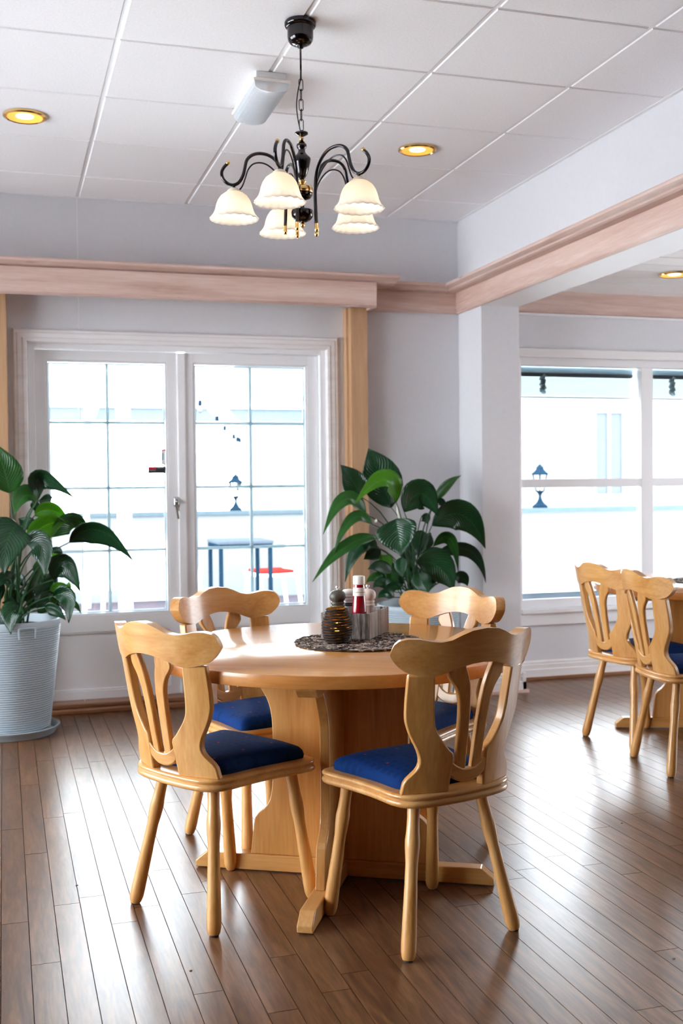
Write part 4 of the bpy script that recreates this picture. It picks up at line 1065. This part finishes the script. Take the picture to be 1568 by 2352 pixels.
L2 = [
 (705,555,610,290,520,72,300,0,.12,.12,.1),(450,462,390,340,292,205,180,0,.05,.02,.3),(745,512,650,330,405,525,150,2,-.02,-.08,.5),(500,612,330,490,150,775,110,1,-.02,-.1,.5),
 (550,692,390,650,233,940,90,1,-.05,-.1,.5),(590,802,330,880,62,1165,95,1,-.04,-.14,.5),(590,880,440,880,328,1165,140,0,.02,.05,.4),(742,650,770,790,790,952,330,0,-.12,-.2,.1),
 (812,592,950,440,1090,628,230,0,-.02,-.06,.35),(1065,505,1150,380,1278,292,75,1,.08,.12,.4),(1080,500,1120,510,1146,568,60,0,.06,.05,.4),(1040,702,1290,620,1476,892,230,0,.02,.0,.3),
 (958,620,990,640,1005,692,90,0,.06,.06,.3),(960,742,940,840,930,962,150,0,.02,.0,.3),(1050,872,1190,810,1255,1085,95,1,-.02,-.05,.5),(1060,942,1350,910,1480,1172,110,0,.06,.04,.5),
 (920,1010,1090,1040,1220,1235,270,0,-.1,-.16,.2),(1215,1125,1290,1130,1332,1200,100,0,.0,.0,.3),(930,1085,960,1170,1015,1262,150,0,-.12,-.16,.2),(712,1082,610,1040,515,1060,95,0,-.05,-.08,.3),
 (700,1052,650,990,620,940,120,2,.02,.04,.3),(790,962,790,1040,803,1125,100,0,-.12,-.16,.3),(690,1200,620,1180,558,1212,100,0,-.1,-.12,.3),(642,1130,570,1130,498,1172,70,1,-.06,-.1,.4),
 (730,1290,660,1260,590,1300,80,0,-.12,-.14,.3),(620,900,560,930,480,980,120,0,.06,.08,.3),(870,1000,850,900,880,820,120,0,.1,.12,.3),(830,1150,850,1050,840,960,100,1,.06,.08,.3),
 (1000,1050,1060,960,1140,920,110,0,.1,.12,.3),(720,1180,700,1080,640,1010,110,1,.05,.08,.3),(890,1200,900,1100,870,1010,110,0,.02,.05,.3),(660,1240,720,1200,790,1230,90,0,-.1,-.12,.3),
 (760,1230,740,1120,720,1000,120,0,.08,.1,.3),(850,1230,900,1150,960,1100,110,0,.06,.08,.3),(940,1230,1000,1180,1080,1180,110,0,.05,.06,.3),(700,1150,640,1100,580,1090,90,0,.08,.1,.3),(980,900,1000,820,1030,760,100,0,.08,.1,.3)]
plant(pl2, Vector(P2), 440/1568, (700,1010), L2, P2, .23, .54, 12, 1.14)
spathe(pl2, Vector(P2), at(917,1192,5.84), at(911,1156,5.84), .009)
spathe(pl2, Vector(P2), at(862,1201,5.8), at(864,1192,5.8), .009)

# ================================================================ OUTSIDE: patio seen through the glass
DECK = pm('patio_paving', S(236,235,234), .8, var=.06, scale=3)
struct(MB().box(-40,-40,-.3,60,60,-.13).build('ground', DECK))
struct(MB().box(-8,11.6,-.13,13,13.4,-.125).build('patio_shade_strip', pm('paving_shade_tone', S(62,58,64), .8, var=.1, scale=8, spec=0)))  # shade on the patio deck, put in as a dark-coloured strip
WOUT = pm('weathered_render', S(104,107,110), .8, var=.02, scale=4, spec=0)
COPE = pm('grey_coping', S(66,78,84), .7, var=.05, spec=0)
par = tag(MB().box(-8,13.4,-.13,4.3,13.6,.90).build('parapet_wall', WOUT), 'low white patio wall behind the glazed doors, carrying a lantern', 'wall', kind='structure')
MB().box(-8,13.36,.90,4.3,13.64,.945).build('coping', COPE, par)
par2 = tag(MB().box(4.32,9.8,-.13,13,10.0,.96).build('parapet_wall', WOUT), 'low white patio wall outside the right window, carrying a lantern', 'wall', kind='structure')
MB().box(4.32,9.76,.96,13,10.04,1.0).build('coping', COPE, par2)
IRON = pm('dark_blue_iron', S(16,32,44), .45, var=.1, spec=0)
LGL = glassm('lantern_glass', (.93,.9,.86), .1)
def lantern(loc, label, s):
    t = thing('patio_lantern', label, 'lantern', loc, 0, 'iron patio lanterns')
    n = 6
    def L(name, prof, m, nn=n, sm=False): 
        return MB().lathe([(r*s,z*s) for r,z in prof], nn).build(name, m, t, smooth=sm)
    L('foot', [(.0,.0),(.088,0),(.088,.02),(.07,.035),(.05,.05),(.03,.08),(.018,.11),(.015,.14),(.025,.165),(.04,.18),(.055,.19),(.055,.198)][1:], IRON, 12)
    L('glass_body', [(.052,.2),(.088,.38)], LGL)
    L('candle', [(.018,.2),(.018,.28)], pm('lantern_candle', S(236,214,180), .5), 10)
    mb = MB()
    for k in range(n):
        a = 2*PI*k/n; mb.bar((.053*s*math.cos(a), .053*s*math.sin(a), .198*s), (.090*s*math.cos(a), .090*s*math.sin(a), .382*s), .009*s, .009*s)
    mb.build('glass_bars', IRON, t)
    L('roof', [(.108,.38),(.112,.39),(.09,.408),(.062,.43),(.045,.452),(.05,.458),(.048,.466),(.026,.485),(.012,.498),(.006,.502)], IRON)
    L('roof_spike', [(.004,.50),(.005,.515),(.003,.53),(.001,.55)], IRON, 8)
    return t
q = at(541,1171,13.5); lantern((q.x, 13.5, .945), 'dark iron lantern on the wall seen through the glazed doors', .90)
q = at(1240,1174,9.9); lantern((q.x, 9.9, 1.0), 'dark iron lantern on the wall seen through the right window', .86)
# canopy frame with festoon bulbs
WAL = pm('white_aluminium', S(236,238,240), .4)
VAL = pm('grey_valance', S(82,90,96), .8, var=.05, spec=0)
cn = thing('patio_canopy_frame', 'white canopy frame with eave, rafters and posts over the patio', 'canopy')
q = at(283,1000,9.0)
MB().box(q.x-.052,8.95,-.13,q.x+.052,9.05,2.6).build('post', WAL, cn)
MB().box(-7,13.0,2.02,4.2,13.04,2.17).build('valance', VAL, cn)
MB().box(-7,12.95,2.17,4.2,13.1,2.26).build('eave_beam', WAL, cn, bevel=.01)
q = at(197,1100,12.9); MB().box(q.x-.03,12.87,-.13,q.x+.03,12.93,2.1).build('post', WAL, cn)
q = at(554,1100,13.8); MB().box(q.x-.02,13.78,-.13,q.x+.02,13.82,2.1).build('post', WAL, cn)
MB().bar(at(247,830,9.2), at(200,965,13.0), .1, .14).build('rafter', WAL, cn)
a, b2 = at(425,862,9.6), at(548,988,13.0)
MB().bar(a, b2, .09, .12).build('rafter', WAL, cn)
MB().bar(at(690,865,9.6), at(760,950,13.0), .09, .12).build('rafter', WAL, cn)
MB().bar(at(1230,935,11), at(1330,925,9.9), .05, .06).build('brace', WAL, cn)
fe = thing('festoon_lights', 'string of small dark bulb sockets hung along the canopy rafter', 'string lights', a)
pts = [a.lerp(b2, k/20)+Vector((0,-.05,-.09-.03*math.sin(k*PI/5)**2))-a for k in range(21)]
MB().tube(pts, .008, 5).build('cable', pm('white_cable', S(225,225,225), .5), fe)
for k in (4,10,13,17,19,20):
    p = pts[k]
    MB().lathe([(.014,.0),(.02,-.03),(.018,-.06)], 10, p).build('bulb_socket', IRON, fe)
    MB().lathe([(.017,-.06),(.027,-.085),(.022,-.11),(.004,-.125)], 10, p).build('bulb', LGL, fe, smooth=True)
# patio furniture
PWH = pm('white_plastic', S(238,240,242), .4)
tb = thing('patio_table', 'small patio table with dark blue legs outside the glazed doors', 'table', (at(550,1240,10.2).x, 10.2, -.13))
MB().box(-.26,-.3,.845,.26,.3,.875).build('table_top', pm('pale_grey_table', S(60,66,74), .5, spec=0), tb, bevel=.01)
MB().box(-.25,-.29,.805,.25,.29,.845).build('table_frame', IRON, tb)
for x, y in ((-.23,-.27),(.23,-.27),(.23,.27),(-.23,.27)): MB().bar((x,y,.81),(x,y,0),.035,.035).build('leg', IRON, tb)
def patio_chair():
    t = thing('patio_chair', '', 'chair', (0,0,-.13), 0, 'white patio chairs')
    mb = MB(); mb.strip([(-.22,y) for y in (-.22,-.1,.05,.18,.24)], [(.22,y) for y in (-.22,-.1,.05,.18,.24)], .03, lambda u,v,w__: (u,v,.45+w__+.08*(v-.0)**2), 4); mb.build('seat', PWH, t, bevel=.01)
    prof = [(-.22,.45),(-.245,.55),(-.25,.68),(-.28,.82),(-.33,.97)]
    mb = MB(); mb.strip([(-.21,k) for k in range(5)], [(.21,k) for k in range(5)], .02, lambda u,v,w__: (u*(1-.05*v), prof[int(v)][0]+w__+.25*u*u, prof[int(v)][1]), 6); mb.build('backrest', PWH, t, smooth=True)
    for x, y, dy in ((-.19,.2,.04),(.19,.2,.04),(-.19,-.2,-.06),(.19,-.2,-.06)): MB().bar((x,y,.44),(x,y+dy,0),.028,.028).build('leg', PWH, t)
    return t
pc = patio_chair()
CHS = [((at(625,1287,11.3).x, 11.3), 100, 'white patio chair with red seat pad outside the right glazed door'), ((at(478,1300,8.4).x, 8.4), -60, 'white patio chair nearest the glass outside the right glazed door'),
       ((at(345,1320,9.4).x, 9.4), 180, 'white patio chair outside the left glazed door beside the white post'), ((at(215,1330,10.4).x, 10.4), 20, 'white patio chair outside the left glazed door, partly behind plant leaves')]
for i, ((x, y), a_, lab) in enumerate(CHS):
    o = pc if i == 0 else copy_tree(pc)
    o.location = (x, y, -.13); o.rotation_euler = (0,0,math.radians(a_)); o['label'] = lab
x, y = CHS[0][0]
cu = MB(); cu.box(-.19,-.17,0,.19,.2,.035)
rp = tag(cu.build('seat_pad', pm('red_seat_pad', S(104,30,26), .8, spec=0), bevel=.012), 'red seat pad on the white patio chair', 'cushion'); rp.location = (x, y, -.13+.4695); rp.rotation_euler = (0,0,math.radians(100))
# neighbouring house beyond the patio
hs = tag(MB().box(4.5,17,-.13,16,22,4.2).build('neighbour_house', WOUT), 'pale rendered house beyond the patio wall, seen through the right window', 'house')
GRW = pm('grey_window_glass', S(74,80,88), .4, spec=0)
q0, q1 = at(1365,1000,17), at(1425,1150,17)
MB().box(q0.x,16.97,1.05,q1.x,16.995,2.45).build('house_window', GRW, hs)
for (u0,u1,z0_,z1_) in ((q0.x-.06,q0.x,1.0,2.5),(q1.x,q1.x+.06,1.0,2.5),(q0.x,q1.x,2.45,2.52),(q0.x,q1.x,.98,1.05),((q0.x+q1.x)/2-.03,(q0.x+q1.x)/2+.03,1.05,2.45)):
    MB().box(u0,16.94,z0_,u1,17.0,z1_).build('window_trim', WOUT, hs)
# crumbs on the floor
CRB = pm('crumb', S(120,90,80), .8, var=.3, scale=200)
for i, (px, py, lab) in enumerate(((1428,1891,'dark crumb on the floor in front of the right-hand chairs'), (1547,2202,'pale crumb on the floor at the lower right'), (176,2034,'tiny crumb on the floor left of the front chair'), (438,2230,'tiny pale crumb on the floor below the front left chair'))):
    d = FWD + RGT*((px-784)/FPX) - UPV*((py-1176)/FPX); p = CAM+d*(-CAM.z/d.z)
    mb = MB().rings([[(.004*math.cos(a)*(1+.4*math.sin(3*a+i)), .003*math.sin(a), 0) for a in [2*PI*k/8 for k in range(8)]], [(.003*math.cos(a), .0022*math.sin(a), .0022) for a in [2*PI*k/8 for k in range(8)]]])
    o = tag(mb.build('crumb', CRB), lab, 'crumb', 'crumbs on the floor'); o.location = (p.x, p.y, .0)
